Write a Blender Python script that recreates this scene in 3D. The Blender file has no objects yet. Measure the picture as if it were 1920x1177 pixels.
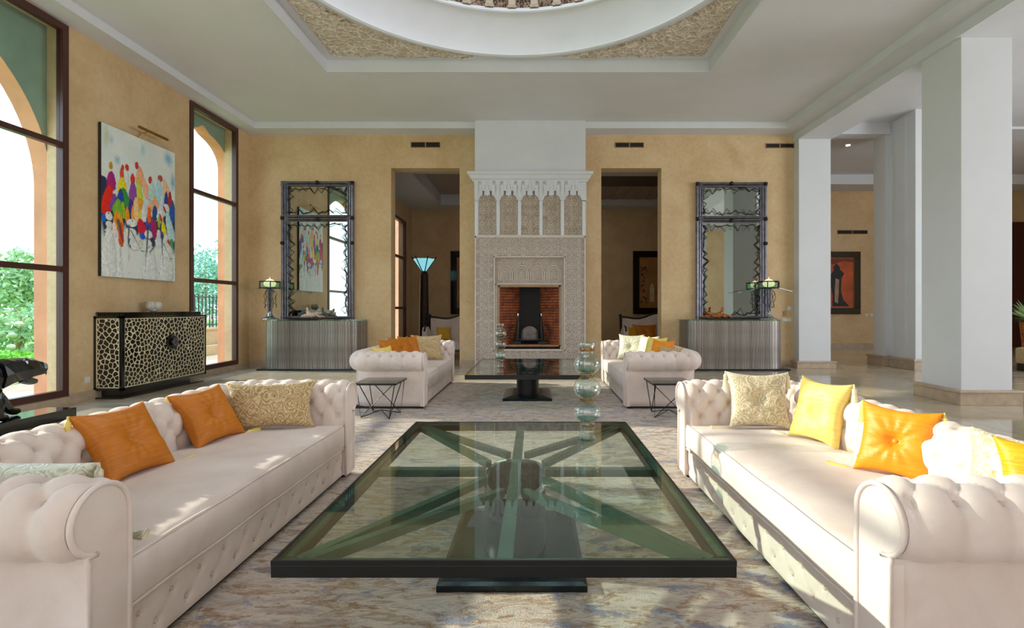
import bpy, bmesh, math, random
import numpy as np
from mathutils import Vector, Matrix, Euler
random.seed(7); np.random.seed(7)
PI = math.pi
S = bpy.context.scene
C = S.collection

# ------------------------------------------------------------------ camera, world, sun, fill, exposure
cam_d = bpy.data.cameras.new('camera'); cam = bpy.data.objects.new('camera', cam_d); C.objects.link(cam)
cam.location = (0, 0, 1.25); cam.rotation_euler = (PI/2, 0, 0)
cam_d.sensor_width = 36; cam_d.lens = 36*950/1920
cam_d.shift_x = -43/1920; cam_d.shift_y = -11.5/1920
cam_d.clip_start = .05; cam_d.clip_end = 300
S.camera = cam
S.view_settings.view_transform = 'Standard'; S.view_settings.look = 'None'
S.view_settings.gamma = 1; S.view_settings.use_curve_mapping = False
S.view_settings.exposure = 0.42

w = bpy.data.worlds.new('sky'); S.world = w; w.use_nodes = True
nt = w.node_tree; nt.nodes.clear()
o_ = nt.nodes.new('ShaderNodeOutputWorld'); bg = nt.nodes.new('ShaderNodeBackground')
tc = nt.nodes.new('ShaderNodeTexCoord'); sp = nt.nodes.new('ShaderNodeSeparateXYZ'); cr = nt.nodes.new('ShaderNodeValToRGB')
nt.links.new(tc.outputs['Generated'], sp.inputs[0]); nt.links.new(sp.outputs[2], cr.inputs[0])
nt.links.new(cr.outputs[0], bg.inputs[0]); nt.links.new(bg.outputs[0], o_.inputs[0])
e = cr.color_ramp.elements
e[0].position = 0.0; e[0].color = (.87, .93, 1, 1); e[1].position = .8; e[1].color = (.42, .62, 1, 1)
bg.inputs[1].default_value = 3.7

def add_light(name, kind, loc, energy, color, rot=None, direction=None, size=None):
    d = bpy.data.lights.new(name, kind); d.energy = energy; d.color = color
    o = bpy.data.objects.new(name, d); C.objects.link(o); o.location = loc
    if direction is not None: o.rotation_euler = Vector(direction).to_track_quat('-Z', 'Y').to_euler()
    elif rot: o.rotation_euler = rot
    if size:
        d.shape = 'RECTANGLE'; d.size, d.size_y = size
    return o
sun = add_light('sun', 'SUN', (-20, 4, 8), 6.0, (1, .90, .76), direction=(1, -.17, -.39)); sun.data.angle = math.radians(.9)
# added fill lights, no real sources: behind the camera, under the dome, right wing
add_light('rear_fill', 'AREA', (0, -4.6, 2.4), 170, (.86, .92, 1), direction=(0, 1, .05), size=(10, 4.4))
dl = add_light('dome_fill', 'AREA', (-.27, 5.04, 7.9), 110, (.86, .93, 1), direction=(0, 0, -1), size=(4.2, 4.2)); dl.data.shape = 'DISK'
add_light('side_wing_fill', 'AREA', (13.8, 3.5, 2.6), 480, (.86, .92, 1), direction=(-1, .1, 0), size=(6, 3.5))
add_light('rear_room_fill', 'AREA', (.6, 13.6, 4.3), 9, (1, .93, .82), direction=(0, 0, -1), size=(4, 3))  # added overhead fill to lift the rear room, not daylight from a window
add_light('hall_fill', 'AREA', (8.5, 13.2, 4.8), 3, (1, .93, .82), direction=(0, 0, -1), size=(2.5, 2))  # weak fill added under the hall ceiling

# ------------------------------------------------------------------ materials
def lin(h):
    if not isinstance(h, str): return tuple(h)+(1,) if len(h) == 3 else h
    v = [int(h[i:i+2], 16)/255 for i in (0, 2, 4)]
    return tuple(c/12.92 if c <= .04045 else ((c+.055)/1.055)**2.4 for c in v)+(1,)
class NT:
    def __init__(s, name):
        s.m = bpy.data.materials.new(name); s.m.use_nodes = True; s.t = s.m.node_tree
        s.b = s.t.nodes['Principled BSDF']; s.o = s.t.nodes['Material Output']
    def n(s, typ, **k):
        x = s.t.nodes.new(typ)
        for a, v in k.items(): setattr(x, a, v)
        return x
    def l(s, a, b): s.t.links.new(a, b)
    def coord(s, scale=(1, 1, 1), which='Object', rot=(0, 0, 0)):
        tc = s.n('ShaderNodeTexCoord'); mp = s.n('ShaderNodeMapping')
        mp.inputs['Scale'].default_value = scale; mp.inputs['Rotation'].default_value = rot
        s.l(tc.outputs[which], mp.inputs[0]); return mp.outputs[0]
    def noise(s, vec, scale, detail=4, rough=.55, dist=0):
        x = s.n('ShaderNodeTexNoise'); x.inputs['Scale'].default_value = scale; x.inputs['Detail'].default_value = detail
        x.inputs['Roughness'].default_value = rough; x.inputs['Distortion'].default_value = dist
        s.l(vec, x.inputs['Vector']); return x.outputs['Fac']
    def ramp(s, fac, stops, interp='LINEAR'):
        x = s.n('ShaderNodeValToRGB'); x.color_ramp.interpolation = interp; e = x.color_ramp.elements
        while len(e) < len(stops): e.new(.5)
        for q, (p, c) in zip(e, stops): q.position = p; q.color = lin(c)
        s.l(fac, x.inputs[0]); return x.outputs[0]
    def mix(s, f, a, b, mode='MIX'):
        x = s.n('ShaderNodeMix', data_type='RGBA', blend_type=mode)
        for i, v in ((0, f), (6, a), (7, b)):
            if hasattr(v, 'is_output'): s.l(v, x.inputs[i])
            else: x.inputs[i].default_value = v if i == 0 else lin(v)
        return x.outputs[2]
    def math(s, op, a, b=0, c=None):
        x = s.n('ShaderNodeMath', operation=op)
        for i, v in enumerate((a, b) if c is None else (a, b, c)):
            if hasattr(v, 'is_output'): s.l(v, x.inputs[i])
            else: x.inputs[i].default_value = v
        return x.outputs[0]
    def bump(s, h, strength=.2, dist=.01):
        x = s.n('ShaderNodeBump'); x.inputs['Strength'].default_value = strength; x.inputs['Distance'].default_value = dist
        s.l(h, x.inputs['Height']); s.l(x.outputs[0], s.b.inputs['Normal'])
    def set(s, **k):
        for a, v in k.items():
            a = a.replace('_', ' ')
            if hasattr(v, 'is_output'): s.l(v, s.b.inputs[a])
            else: s.b.inputs[a].default_value = lin(v) if isinstance(v, str) else v
        return s
M = {}
def simple(name, col, rough=.5, metal=0, var=.08, vscale=8, bump=0, bscale=60, stretch=(1, 1, 1), sheen=0, coat=0):
    t = NT(name); c = lin(col); v = t.coord(stretch)
    f = t.noise(v, vscale)
    d = tuple(x*(1-var*2) for x in c[:3]); u = tuple(min(1, x*(1+var*2)) for x in c[:3])
    t.set(Base_Color=t.ramp(f, [(.3, d), (.7, u)]), Roughness=rough, Metallic=metal)
    if bump: t.bump(t.noise(v, bscale, 5), bump, .01)
    if sheen: t.set(Sheen_Weight=sheen, Sheen_Roughness=.4)
    if coat: t.set(Coat_Weight=coat, Coat_Roughness=.05)
    M[name] = t.m; return t.m
simple('plaster_white', 'dbdde1', .85, var=.015, vscale=2, bump=.05, bscale=30)
simple('ceiling_white', 'dddee2', .9, var=.015, vscale=1.5)
simple('column_white', 'd9dbdd', .6, var=.012, vscale=2)
# ochre stucco wall
t = NT('ochre'); v = t.coord()
f1 = t.noise(v, 1.3, 6, .6, .6); f2 = t.noise(v, 14, 6, .65)
c = t.ramp(f1, [(.3, 'c8a87e'), (.5, 'd5b78c'), (.72, 'dfc7a0')]); c = t.mix(.25, c, t.ramp(f2, [(.35, 'c09e6e'), (.65, 'e4caa0')]))
t.set(Base_Color=c, Roughness=.75); t.bump(t.noise(v, 45, 5), .18, .008); M['ochre'] = t.m
simple('salmon', 'd79a72', .85, var=.06, vscale=3, bump=.25, bscale=40)
simple('shade_tinted_stucco', 'a9bcab', .85, var=.05, vscale=3, bump=.2, bscale=40)  # greenish look of shade and tinted glass put into the stucco's colour
simple('stone_base', 'b9a48c', .35, var=.08, vscale=9)
simple('window_frame', '4a2822', .35, var=.05)
simple('black_lacquer', '0c0c0d', .12, var=.02, coat=.6)
simple('dark_metal', '141616', .38, metal=.3, var=.1)
simple('dark_bronze', '2a2420', .35, metal=.7, var=.2)
simple('brass', 'a87c34', .3, metal=1, var=.1)
simple('chrome', 'c8ccd0', .15, metal=1, var=.03)
simple('dark_wood', '1d1410', .35, var=.2, stretch=(1, 1, 8))
simple('tan_wood', 'a07850', .4, var=.12)
simple('white_plastic', 'dcdcd8', .4, var=.01)
simple('porcelain', 'c9c2b8', .25, var=.08, vscale=20)
simple('bronze_figure', 'a8642c', .35, metal=.3, var=.35, vscale=18)
simple('cream_figure', 'd8b89c', .4, var=.2, vscale=25)
simple('bone', 'e2d6b2', .45, var=.08, vscale=30)
simple('cell_black', '15110e', .7, var=.3, vscale=20)
simple('vent_dark', '2a2420', .6)
simple('firebrick_dark', '17100e', .9, var=.3)
simple('mortar', '4a342a', .9)
simple('grey_ash', '7d706c', .9, var=.2)
simple('sofa_leg', '1a120f', .4)
simple('lawn', '6fa030', .9, var=.25, vscale=5)
simple('terrace', 'd8a888', .8, var=.05)
simple('iron', '20242a', .5)
def brick_mat():
    t = NT('brick'); v = t.coord(); oi = t.n('ShaderNodeTexNoise'); f = t.noise(v, 6, 3)
    t.set(Base_Color=t.ramp(f, [(.35, '7a3c26'), (.6, 'a4582f'), (.75, '8a4a30')]), Roughness=.9); t.bump(t.noise(v, 80), .3, .004); M['brick'] = t.m
brick_mat()
# velvet upholstery
t = NT('velvet'); v = t.coord(); f = t.noise(v, 3, 5, .6, .4); g = t.noise(t.coord((1, 1, 1)), 260, 3)
t.set(Base_Color=t.ramp(f, [(.3, 'd3c0b6'), (.55, 'e0cfc6'), (.75, 'e6d8d0')]), Roughness=.72, Sheen_Weight=.35, Sheen_Roughness=.35)
t.bump(t.math('ADD', t.math('MULTIPLY', g, .25), t.noise(v, 9, 4, .6, 1.2)), .16, .02); M['velvet'] = t.m
simple('velvet_button', 'cdb4a8', .7, sheen=.3)
def silk(name, a, b, hl):
    t = NT(name); v = t.coord((1.5, 1.5, 26)); w = t.coord()
    f = t.noise(v, 5, 6, .6)
    t.set(Base_Color=t.ramp(f, [(.25, a), (.55, b), (.9, hl)]), Roughness=.45)
    t.bump(t.math('ADD', t.math('MULTIPLY', f, .6), t.noise(w, 10, 3, .5, 1.5)), .35, .012); M[name] = t.m
silk('silk_orange', 'b06200', 'c67200', 'd28208'); silk('silk_bright_orange', 'e08404', 'ee9006', 'f8a010')
silk('silk_yellow', 'e4c04c', 'ecd274', 'f4e2a0'); silk('silk_mustard', 'c08e08', 'dca810', 'ecc038'); silk('silk_cream', 'd8c48c', 'ece0b8', 'f4eed8')
def brocade(name, ground, motif, dark):
    t = NT(name); v = t.coord()
    vo = t.n('ShaderNodeTexVoronoi'); vo.inputs['Scale'].default_value = 13; 
    nz = t.n('ShaderNodeTexNoise'); nz.inputs['Scale'].default_value = 9; t.l(v, nz.inputs['Vector'])
    va = t.n('ShaderNodeMixRGB', blend_type='ADD'); va.inputs[0].default_value = .12; t.l(v, va.inputs[1]); t.l(nz.outputs['Color'], va.inputs[2])
    t.l(va.outputs[0], vo.inputs['Vector'])
    ring = t.math('SINE', t.math('MULTIPLY', vo.outputs['Distance'], 34))
    fine = t.noise(v, 60, 3)
    r = t.math('ADD', t.math('MULTIPLY', ring, .22), t.math('MULTIPLY', fine, 1.0))
    t.set(Base_Color=t.ramp(r, [(.2, dark), (.45, ground), (.75, motif)]), Roughness=.45, Sheen_Weight=.3, Metallic=.15)
    t.bump(r, .35, .006); M[name] = t.m
brocade('brocade_gold', 'b89868', 'd4be92', '9c8052'); brocade('brocade_beige', 'cdbb96', 'e4d8bc', 'b8a47c'); brocade('brocade_sage', 'cdc8ac', 'e0dac4', 'b4ae90')
# rug, abstract distressed
def rug_mat(name, blue, dull):
    t = NT(name); v = t.coord((1.0, 3.4, 1)); v2 = t.coord((1, 2.6, 1))
    a = t.noise(v, 1.7, 9, .72, .9); b = t.noise(v2, 3.1, 8, .75, .4); g = t.noise(t.coord((1, 2.2, 1)), 9, 7, .8, .3)
    base = t.ramp(a, [(.34, '8a7468'), (.42, 'b09a8c'), (.47, 'c2b4aa'), (.51, 'd2c0b0'), (.555, 'a08060'), (.61, 'd0c4ba'), (.68, 'b8a292')])
    spots = t.ramp(b, [(.55, (0, 0, 0)), (.60, (1, 1, 1))])
    bl = t.mix(spots, base, blue)
    s2 = t.ramp(g, [(.54, (0, 0, 0)), (.60, (1, 1, 1))])
    br = t.mix(s2, bl, dull)
    s3 = t.ramp(t.noise(t.coord((1, 3, 1), rot=(0, 0, 0)), 14, 6, .8), [(.56, (0, 0, 0)), (.66, (1, 1, 1))])
    fin = t.mix(t.math('MULTIPLY', s3, .55), br, 'cfc4ba')
    t.set(Base_Color=fin, Roughness=.95, Sheen_Weight=.2)
    t.bump(t.math('ADD', t.noise(t.coord(), 160, 3), t.math('MULTIPLY', g, 1.5)), .6, .012); M[name] = t.m
rug_mat('rug_near', '7c8098', '94704f'); rug_mat('rug_far', '8c8aa0', '87705f')
# marble floor tile, tone varies with each tile
t = NT('marble'); v = t.coord((1, 1, 1)); oi = t.n('ShaderNodeObjectInfo')
ad = t.n('ShaderNodeVectorMath', operation='ADD'); cx = t.n('ShaderNodeCombineXYZ'); t.l(t.math('MULTIPLY', oi.outputs['Random'], 40), cx.inputs[0]); t.l(v, ad.inputs[0]); t.l(cx.outputs[0], ad.inputs[1])
f = t.noise(ad.outputs[0], 2.2, 8, .65, 1.4)
c = t.ramp(f, [(.3, 'b4a68e'), (.5, 'c6b8a0'), (.7, 'd4c8b2')]); c = t.mix(t.math('MULTIPLY', oi.outputs['Random'], .35), c, 'a8987f')
t.set(Base_Color=c, Roughness=.09, Specular_IOR_Level=.6); M['marble'] = t.m
simple('grout', '7d705e', .8)
# carved plaster: mirrored interlace relief
def carved(name, ground, relief, scale, bump=.8, mir=.28, ax=0):
    t = NT(name); v = t.coord(); s = t.n('ShaderNodeSeparateXYZ'); t.l(v, s.inputs[0])
    c = t.n('ShaderNodeCombineXYZ')
    for i in range(3):
        o = s.outputs[i]
        p = t.math('PINGPONG', o, mir/2) if i in (0, 2) else (t.math('PINGPONG', o, mir/2) if ax else o)
        t.l(p, c.inputs[i])
    nz = t.n('ShaderNodeTexNoise'); nz.inputs['Scale'].default_value = scale*.5; nz.inputs['Detail'].default_value = 2; t.l(c.outputs[0], nz.inputs['Vector'])
    va = t.n('ShaderNodeMixRGB', blend_type='ADD'); va.inputs[0].default_value = .08; t.l(c.outputs[0], va.inputs[1]); t.l(nz.outputs['Color'], va.inputs[2])
    vo = t.n('ShaderNodeTexVoronoi', feature='DISTANCE_TO_EDGE'); vo.inputs['Scale'].default_value = scale; t.l(va.outputs[0], vo.inputs['Vector'])
    v3 = t.n('ShaderNodeTexVoronoi'); v3.inputs['Scale'].default_value = scale*1.7; t.l(va.outputs[0], v3.inputs['Vector'])
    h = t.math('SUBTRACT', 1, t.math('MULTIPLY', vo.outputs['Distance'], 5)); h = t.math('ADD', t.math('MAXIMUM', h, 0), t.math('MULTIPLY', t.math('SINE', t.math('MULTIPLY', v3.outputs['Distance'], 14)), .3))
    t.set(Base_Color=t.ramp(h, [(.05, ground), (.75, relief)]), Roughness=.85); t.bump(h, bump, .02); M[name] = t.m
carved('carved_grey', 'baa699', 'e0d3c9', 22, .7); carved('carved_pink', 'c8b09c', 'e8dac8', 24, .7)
carved('carved_ceiling', 'd8c8b4', 'f0e6d8', 7, 1.0, 9.0, 1); carved('carved_frieze', '4c362c', 'b89c84', 16, 1.0, .4, 1)
simple('carved_plain', 'b5a69a', .85, var=.06, vscale=20, bump=.3, bscale=50); simple('relief_light', 'd0c6bc', .8, var=.04)
# glass
def glass(name, tint, ior=1.45, rough=0, gl='ffffff', k=1.0):
    t = NT(name); t.t.nodes.remove(t.b)
    tr = t.n('ShaderNodeBsdfTransparent'); tr.inputs[0].default_value = lin(tint)
    g = t.n('ShaderNodeBsdfGlossy'); g.inputs[0].default_value = lin(gl); g.inputs['Roughness'].default_value = rough
    lw = t.n('ShaderNodeLayerWeight'); lw.inputs[0].default_value = .5; f0 = ((ior-1)/(ior+1))**2
    f = t.math('MULTIPLY_ADD', t.math('POWER', lw.outputs['Facing'], 5), (1-f0)*k, f0*k)
    mx = t.n('ShaderNodeMixShader'); t.l(f, mx.inputs[0]); t.l(tr.outputs[0], mx.inputs[1]); t.l(g.outputs[0], mx.inputs[2]); t.l(mx.outputs[0], t.o.inputs[0]); M[name] = t.m
glass('amber_glass', 'dcb46c', 1.6); glass('pane', 'eef4f2', 1.3); glass('table_glass', 'f0faf6', 1.55); glass('vase_glass', 'f6fbfa', 1.65, .02); glass('green_glass', 'dcf2ec', 1.7); glass('smoke_glass', 'b0c0bc', 1.6)
simple('spoke_metal', '3c584e', .35, metal=.2, var=.12)  # reflections in the table glass put into the spokes' green colour
t = NT('mirror'); t.set(Base_Color='c9d2cc', Metallic=1.0, Roughness=.01); M['mirror'] = t.m
t = NT('lamp_bowl'); t.set(Base_Color='8fd8d8', Roughness=.3, Emission_Color='7fc4d0', Emission_Strength=.8); M['lamp_bowl'] = t.m
t = NT('alabaster'); t.set(Base_Color='f0dcc0', Roughness=.4, Emission_Color='ffdcb0', Emission_Strength=.9); M['alabaster'] = t.m
t = NT('spot_glow'); t.set(Emission_Color='fff0dc', Emission_Strength=14.0); M['spot_glow'] = t.m
t = NT('leaves'); v = t.coord(); f = t.noise(v, 3, 4); t.set(Base_Color=t.ramp(f, [(.3, '7fa070'), (.55, 'a6c488'), (.75, 'cbdca0')]), Roughness=.7); M['leaves'] = t.m
t = NT('leaves_teal'); v = t.coord(); f = t.noise(v, 3, 4); t.set(Base_Color=t.ramp(f, [(.3, '6a9c88'), (.55, '8cb8a0'), (.75, 'b0d0b4')]), Roughness=.7); M['leaves_teal'] = t.m
t = NT('leaves_bright'); v = t.coord(); f = t.noise(v, 6, 4); t.set(Base_Color=t.ramp(f, [(.3, '74bc38'), (.7, 'a8e058')]), Roughness=.7); M['leaves_bright'] = t.m
simple('flower_cream', 'f0e8c8', .7)
# slats of the consoles: brushed weathered steel
t = NT('weathered_steel'); v = t.coord((1, 1, .12)); oi = t.n('ShaderNodeObjectInfo')
f = t.noise(v, 30, 6, .7); c = t.ramp(f, [(.3, '6c655f'), (.55, 'a09a92'), (.75, 'c4beb4')]); c = t.mix(t.math('MULTIPLY', oi.outputs['Random'], .5), c, '6a5f57')
t.set(Base_Color=c, Metallic=.55, Roughness=.38); M['weathered_steel'] = t.m
simple('mirror_steel', '6c6a72', .35, metal=.7, var=.15, vscale=10)
# painting, drawn through a colour attribute
t = NT('painted_canvas'); a = t.n('ShaderNodeVertexColor'); a.layer_name = 'paint'; t.set(Base_Color=a.outputs[0], Roughness=.5); t.bump(t.noise(t.coord(), 60), .08, .004); M['painted_canvas'] = t.m

# ------------------------------------------------------------------ mesh helpers
class MB:
    def __init__(s): s.v = []; s.f = []; s.n = 0
    def add(s, v, f):
        k = s.n; v = [tuple(map(float, p)) for p in v]
        s.v += v; s.f += [tuple(i+k for i in q) for q in f]; s.n += len(v); return s
    def box(s, x0, x1, y0, y1, z0, z1):
        return s.add([(x0,y0,z0),(x1,y0,z0),(x1,y1,z0),(x0,y1,z0),(x0,y0,z1),(x1,y0,z1),(x1,y1,z1),(x0,y1,z1)],
              [(0,3,2,1),(4,5,6,7),(0,1,5,4),(1,2,6,5),(2,3,7,6),(3,0,4,7)])
    def bbox(s, x0, x1, y0, y1, z0, z1, b=.01):   # bevelled box
        bm = bmesh.new(); bmesh.ops.create_cube(bm, size=1)
        for q in bm.verts: q.co = Vector(((x0+x1)/2+q.co.x*(x1-x0), (y0+y1)/2+q.co.y*(y1-y0), (z0+z1)/2+q.co.z*(z1-z0)))
        bmesh.ops.bevel(bm, geom=list(bm.edges), offset=b, segments=2, affect='EDGES', profile=.6)
        bm.verts.index_update(); s.add([q.co for q in bm.verts], [[q.index for q in f.verts] for f in bm.faces]); bm.free(); return s
    def grid(s, P, flip=False):   # P (nu,nv,3)
        nu, nv = P.shape[:2]; f = []
        for i in range(nu-1):
            for j in range(nv-1):
                q = (i*nv+j, (i+1)*nv+j, (i+1)*nv+j+1, i*nv+j+1); f.append(q[::-1] if flip else q)
        return s.add(P.reshape(-1, 3).tolist(), f)
    def lathe(s, prof, n=24, c=(0, 0, 0), sx=1, sy=1, cap=True):
        P = [(c[0]+r*sx*math.cos(2*PI*k/n), c[1]+r*sy*math.sin(2*PI*k/n), c[2]+z) for r, z in prof for k in range(n)]
        f = [(i*n+k, i*n+(k+1) % n, (i+1)*n+(k+1) % n, (i+1)*n+k) for i in range(len(prof)-1) for k in range(n)]
        if cap:
            if prof[0][0] > 1e-4: f.append(tuple(range(n))[::-1])
            if prof[-1][0] > 1e-4: f.append(tuple((len(prof)-1)*n+k for k in range(n)))
        return s.add(P, f)
    def tube(s, pts, r, n=8, closed=False, cap=True):
        pts = [Vector(p) for p in pts]; m = len(pts); rs = r if isinstance(r, (list, tuple)) else [r]*m
        V = []; up = None
        for i, p in enumerate(pts):
            a = pts[(i-1) % m] if (closed or i > 0) else p; b = pts[(i+1) % m] if (closed or i < m-1) else p
            d = (b-a).normalized()
            if up is None: up = Vector((0, 0, 1)) if abs(d.z) < .9 else Vector((1, 0, 0))
            x = d.cross(up).normalized(); y = x.cross(d).normalized(); up = y
            for k in range(n):
                t_ = 2*PI*k/n; V.append(p+(x*math.cos(t_)+y*math.sin(t_))*rs[i])
        f = [(i*n+k, ((i+1) % m)*n+k, ((i+1) % m)*n+(k+1) % n, i*n+(k+1) % n) for i in range(m if closed else m-1) for k in range(n)]
        if not closed and cap: f += [tuple(range(n)), tuple((m-1)*n+k for k in range(n))[::-1]]
        return s.add(V, f)
    def prism(s, poly, a, b, axis='y'):   # poly in the two other axes
        n = len(poly)
        def P(u, w_, t_): return (u, t_, w_) if axis == 'y' else ((t_, u, w_) if axis == 'x' else (u, w_, t_))
        V = [P(u, w_, a) for u, w_ in poly]+[P(u, w_, b) for u, w_ in poly]
        f = [tuple(range(n)), tuple(range(n, 2*n))[::-1]]+[(i, i+n, (i+1) % n+n, (i+1) % n) for i in range(n)]
        return s.add(V, f)
    def blob(s, c, r, n=12, m=8, jit=0, rot=None):
        V = []; rx, ry, rz = (r, r, r) if not isinstance(r, (tuple, list)) else r
        R = Euler(rot).to_matrix() if rot else None
        for i in range(m+1):
            th = PI*i/m
            for k in range(n):
                ph = 2*PI*k/n; j = 1+random.uniform(-jit, jit)
                p = Vector((rx*math.sin(th)*math.cos(ph)*j, ry*math.sin(th)*math.sin(ph)*j, rz*math.cos(th)*j))
                if R: p = R @ p
                V.append(p+Vector(c))
        f = [(i*n+k, (i+1)*n+k, (i+1)*n+(k+1) % n, i*n+(k+1) % n) for i in range(m) for k in range(n)]
        return s.add(V, f)
    def mesh(s, name, mat, smooth=False):
        me = bpy.data.meshes.new(name); me.from_pydata(s.v, [], s.f); me.materials.append(M[mat] if isinstance(mat, str) else mat)
        bm = bmesh.new(); bm.from_mesh(me); bmesh.ops.remove_doubles(bm, verts=bm.verts, dist=1e-6); bmesh.ops.recalc_face_normals(bm, faces=bm.faces); bm.to_mesh(me); bm.free()
        if smooth:
            me.shade_smooth()
            if smooth != 'all': me.set_sharp_from_angle(angle=math.radians(smooth if smooth > 1 else 38))
        return me
    def build(s, name, mat, parent=None, smooth=False, **k):
        o = bpy.data.objects.new(name, s.mesh(name, mat, smooth)); C.objects.link(o)
        if parent: o.parent = parent
        for a, v in k.items(): o[a] = v
        return o
def thing(name, label, cat, loc=(0, 0, 0), rz=0, group=None, rot=None):
    o = bpy.data.objects.new(name, None); C.objects.link(o); o.location = loc; o.rotation_euler = rot if rot else (0, 0, rz)
    o.empty_display_size = .1; o['label'] = label; o['category'] = cat
    if group: o['group'] = group
    return o
def tag(o, label, cat, group=None):
    o['label'] = label; o['category'] = cat
    if group: o['group'] = group
    return o
KIDS = {}
def dup(root, loc, label, group=None, rot=None):
    r = root.copy(); C.objects.link(r); r.location = loc; r['label'] = label
    if rot is not None: r.rotation_euler = rot
    if group: r['group'] = group
    kids = [o for o in bpy.data.objects if o.parent == root]
    for ch in kids:
        c = ch.copy(); C.objects.link(c); c.parent = r
        for g in [o for o in bpy.data.objects if o.parent == ch]:
            d = g.copy(); C.objects.link(d); d.parent = c
    return r
def struct(name, mb, mat, parent=None, smooth=False):
    o = mb.build(name, mat, parent, smooth)
    if parent is None: o['kind'] = 'structure'
    return o
def sgroup(name):
    o = bpy.data.objects.new(name, None); C.objects.link(o); o['kind'] = 'structure'; o.empty_display_size = .1; return o

# ================================================================== THE SETTING
XL, YB, ZC = -6.04, 10.7, 4.9          # left wall, back wall, ceiling border
# floor slab with marble tiles as parts
fl = MB().box(-6.6, 16, -5, 16.6, -.2, -.012); floor = struct('floor', fl, 'grout')
ts = .9; tm = MB().bbox(0, ts-.005, 0, ts-.005, -.03, 0, .0015).mesh('tile', 'marble')
nx0 = -7
for j in range(0, 15):
    for i in range(0, 19):
        x = XL+i*ts; y = 3.0+j*ts
        if y > YB+.3 and x+ts < -3.2: continue
        if x > 11: continue
        o = bpy.data.objects.new('tile', tm); C.objects.link(o); o.location = (x, y, 0); o.parent = floor
b = MB().box(-6.04, 16, -5, 2.995, -.03, 0)
b.box(11.06, 16, 3, 16.5, -.03, 0).build('plain_paving', 'marble', floor)

# left wall with its glazed openings
def wall_left():
    b = MB(); x0, x1 = XL-.26, XL
    ys = [(-5, -3.6), (1.2, 2.55), (6.54, 8.855), (10.28, 11.03)]
    for a, c in ys: b.box(x0, x1, a, c, 0, 5.3)
    for a, c in ((-3.6, 1.2), (2.55, 6.54), (8.855, 10.28)):
        b.box(x0, x1, a, c, 0, .115); b.box(x0, x1, a, c, 4.88, 5.3)
    return struct('wall_left', b, 'ochre')
wall_left()
def window(i, y0, y1, ncol, z0=.115, z1=4.88, x=XL, fx=.07, bars=(1.745, 3.33)):
    r = sgroup('window_%d' % i); fw = .085
    f = MB(); f.box(x-.06, x+.025, y0, y0+fw, z0, z1).box(x-.06, x+.025, y1-fw, y1, z0, z1).box(x-.06, x+.025, y0+fw, y1-fw, z0, z0+fw).box(x-.06, x+.025, y0+fw, y1-fw, z1-fw, z1)
    f.build('window_frame', 'window_frame', r)
    cols = [y0+fw+(y1-y0-2*fw)*k/ncol for k in range(ncol+1)]
    for zz in bars: MB().box(x-.055, x+.02, y0+fw, y1-fw, zz-.035, zz+.035).build('glazing_bar', 'window_frame', r)
    for c in cols[1:-1]: MB().box(x-.057, x+.022, c-.035, c+.035, z0+fw, z1-fw).build('mullion', 'window_frame', r)
    rows = [z0+fw]+list(bars)+[z1-fw]
    for a, c in zip(cols, cols[1:]):
        for d, e_ in zip(rows, rows[1:]):
            MB().box(x-.022, x-.014, a, c, d, e_).build('pane', 'pane', r)
    return r
window(1, 2.55, 6.54, 2); window(2, 8.855, 10.28, 1); window(3, -3.6, 1.2, 2)
# arcade wall outside the glass, with arches
def arch_curve(yc, h, zs, rise, tip=0, n=40):
    out = []
    for k in range(n+1):
        t_ = -1+2*k/n; t_ = math.sin(t_*PI/2); z = zs+rise*math.sqrt(max(0, 1-t_*t_))+tip*max(0, 1-abs(t_)*4); out.append((yc+h*t_, z))
    return out
def arcade(name):
    g = sgroup(name); xa, xb = -6.52, -6.302; pl = MB(); rv = MB(); top = 5.6
    arches = [(-1.2, 2.0, 2.8, 1.95, 0), (4.6, 2.0, 2.8, 1.95, 0), (9.62, .80, 4.10, .52, .1)]
    y = -5.5
    for (yc, h, zs, rise, tip) in arches:
        pl.box(xa, xb, y, yc-h, -.4, top); y = yc+h
        cv = arch_curve(yc, h, zs, rise, tip)
        for (a, za), (c, zc) in zip(cv, cv[1:]):
            pl.add([(xa,a,za),(xa,c,zc),(xa,c,top),(xa,a,top),(xb,a,za),(xb,c,zc),(xb,c,top),(xb,a,top)], [(0,1,2,3),(4,7,6,5)])
        P = [(yc-h, -.1)]+cv+[(yc+h, -.1)]
        for (a, za), (c, zc) in zip(P, P[1:]):
            a2, c2 = (a+(.004 if a < yc else -.004)), (c+(.004 if c < yc else -.004))
            rv.add([(xa-.003,a2,za-.002),(xb+.003,a2,za-.002),(xb+.003,c2,zc-.002),(xa-.003,c2,zc-.002)], [(0,1,2,3)])
    pl.box(xa, xb, y, 18.5, -.4, top)
    pl.build('arcade_panel', 'shade_tinted_stucco', g); rv.build('arch_reveal', 'salmon', g)
arcade('wall_arcade')

# back wall with two doorways, pieces of the chimney breast in front
DL = (-3.04, -1.59); DR = (1.40, 2.67); DZ = 4.2
b = MB()
for a, c in ((XL, DL[0]), (DL[1], -.9), (.7, DR[0]), (DR[1], 5.47)): b.box(a, c, YB, YB+.33, 0, 5.3)
for a, c in (DL, DR): b.box(a, c, YB, YB+.33, DZ, 5.3)
b.box(-.9, .7, YB+.12, YB+.33, 0, 5.3)
struct('wall_back', b, 'ochre')
b = MB().box(-1.21, 1.02, 10.2, YB, 3.97, 5.02); struct('wall_chimney_breast', b, 'plaster_white')
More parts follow.
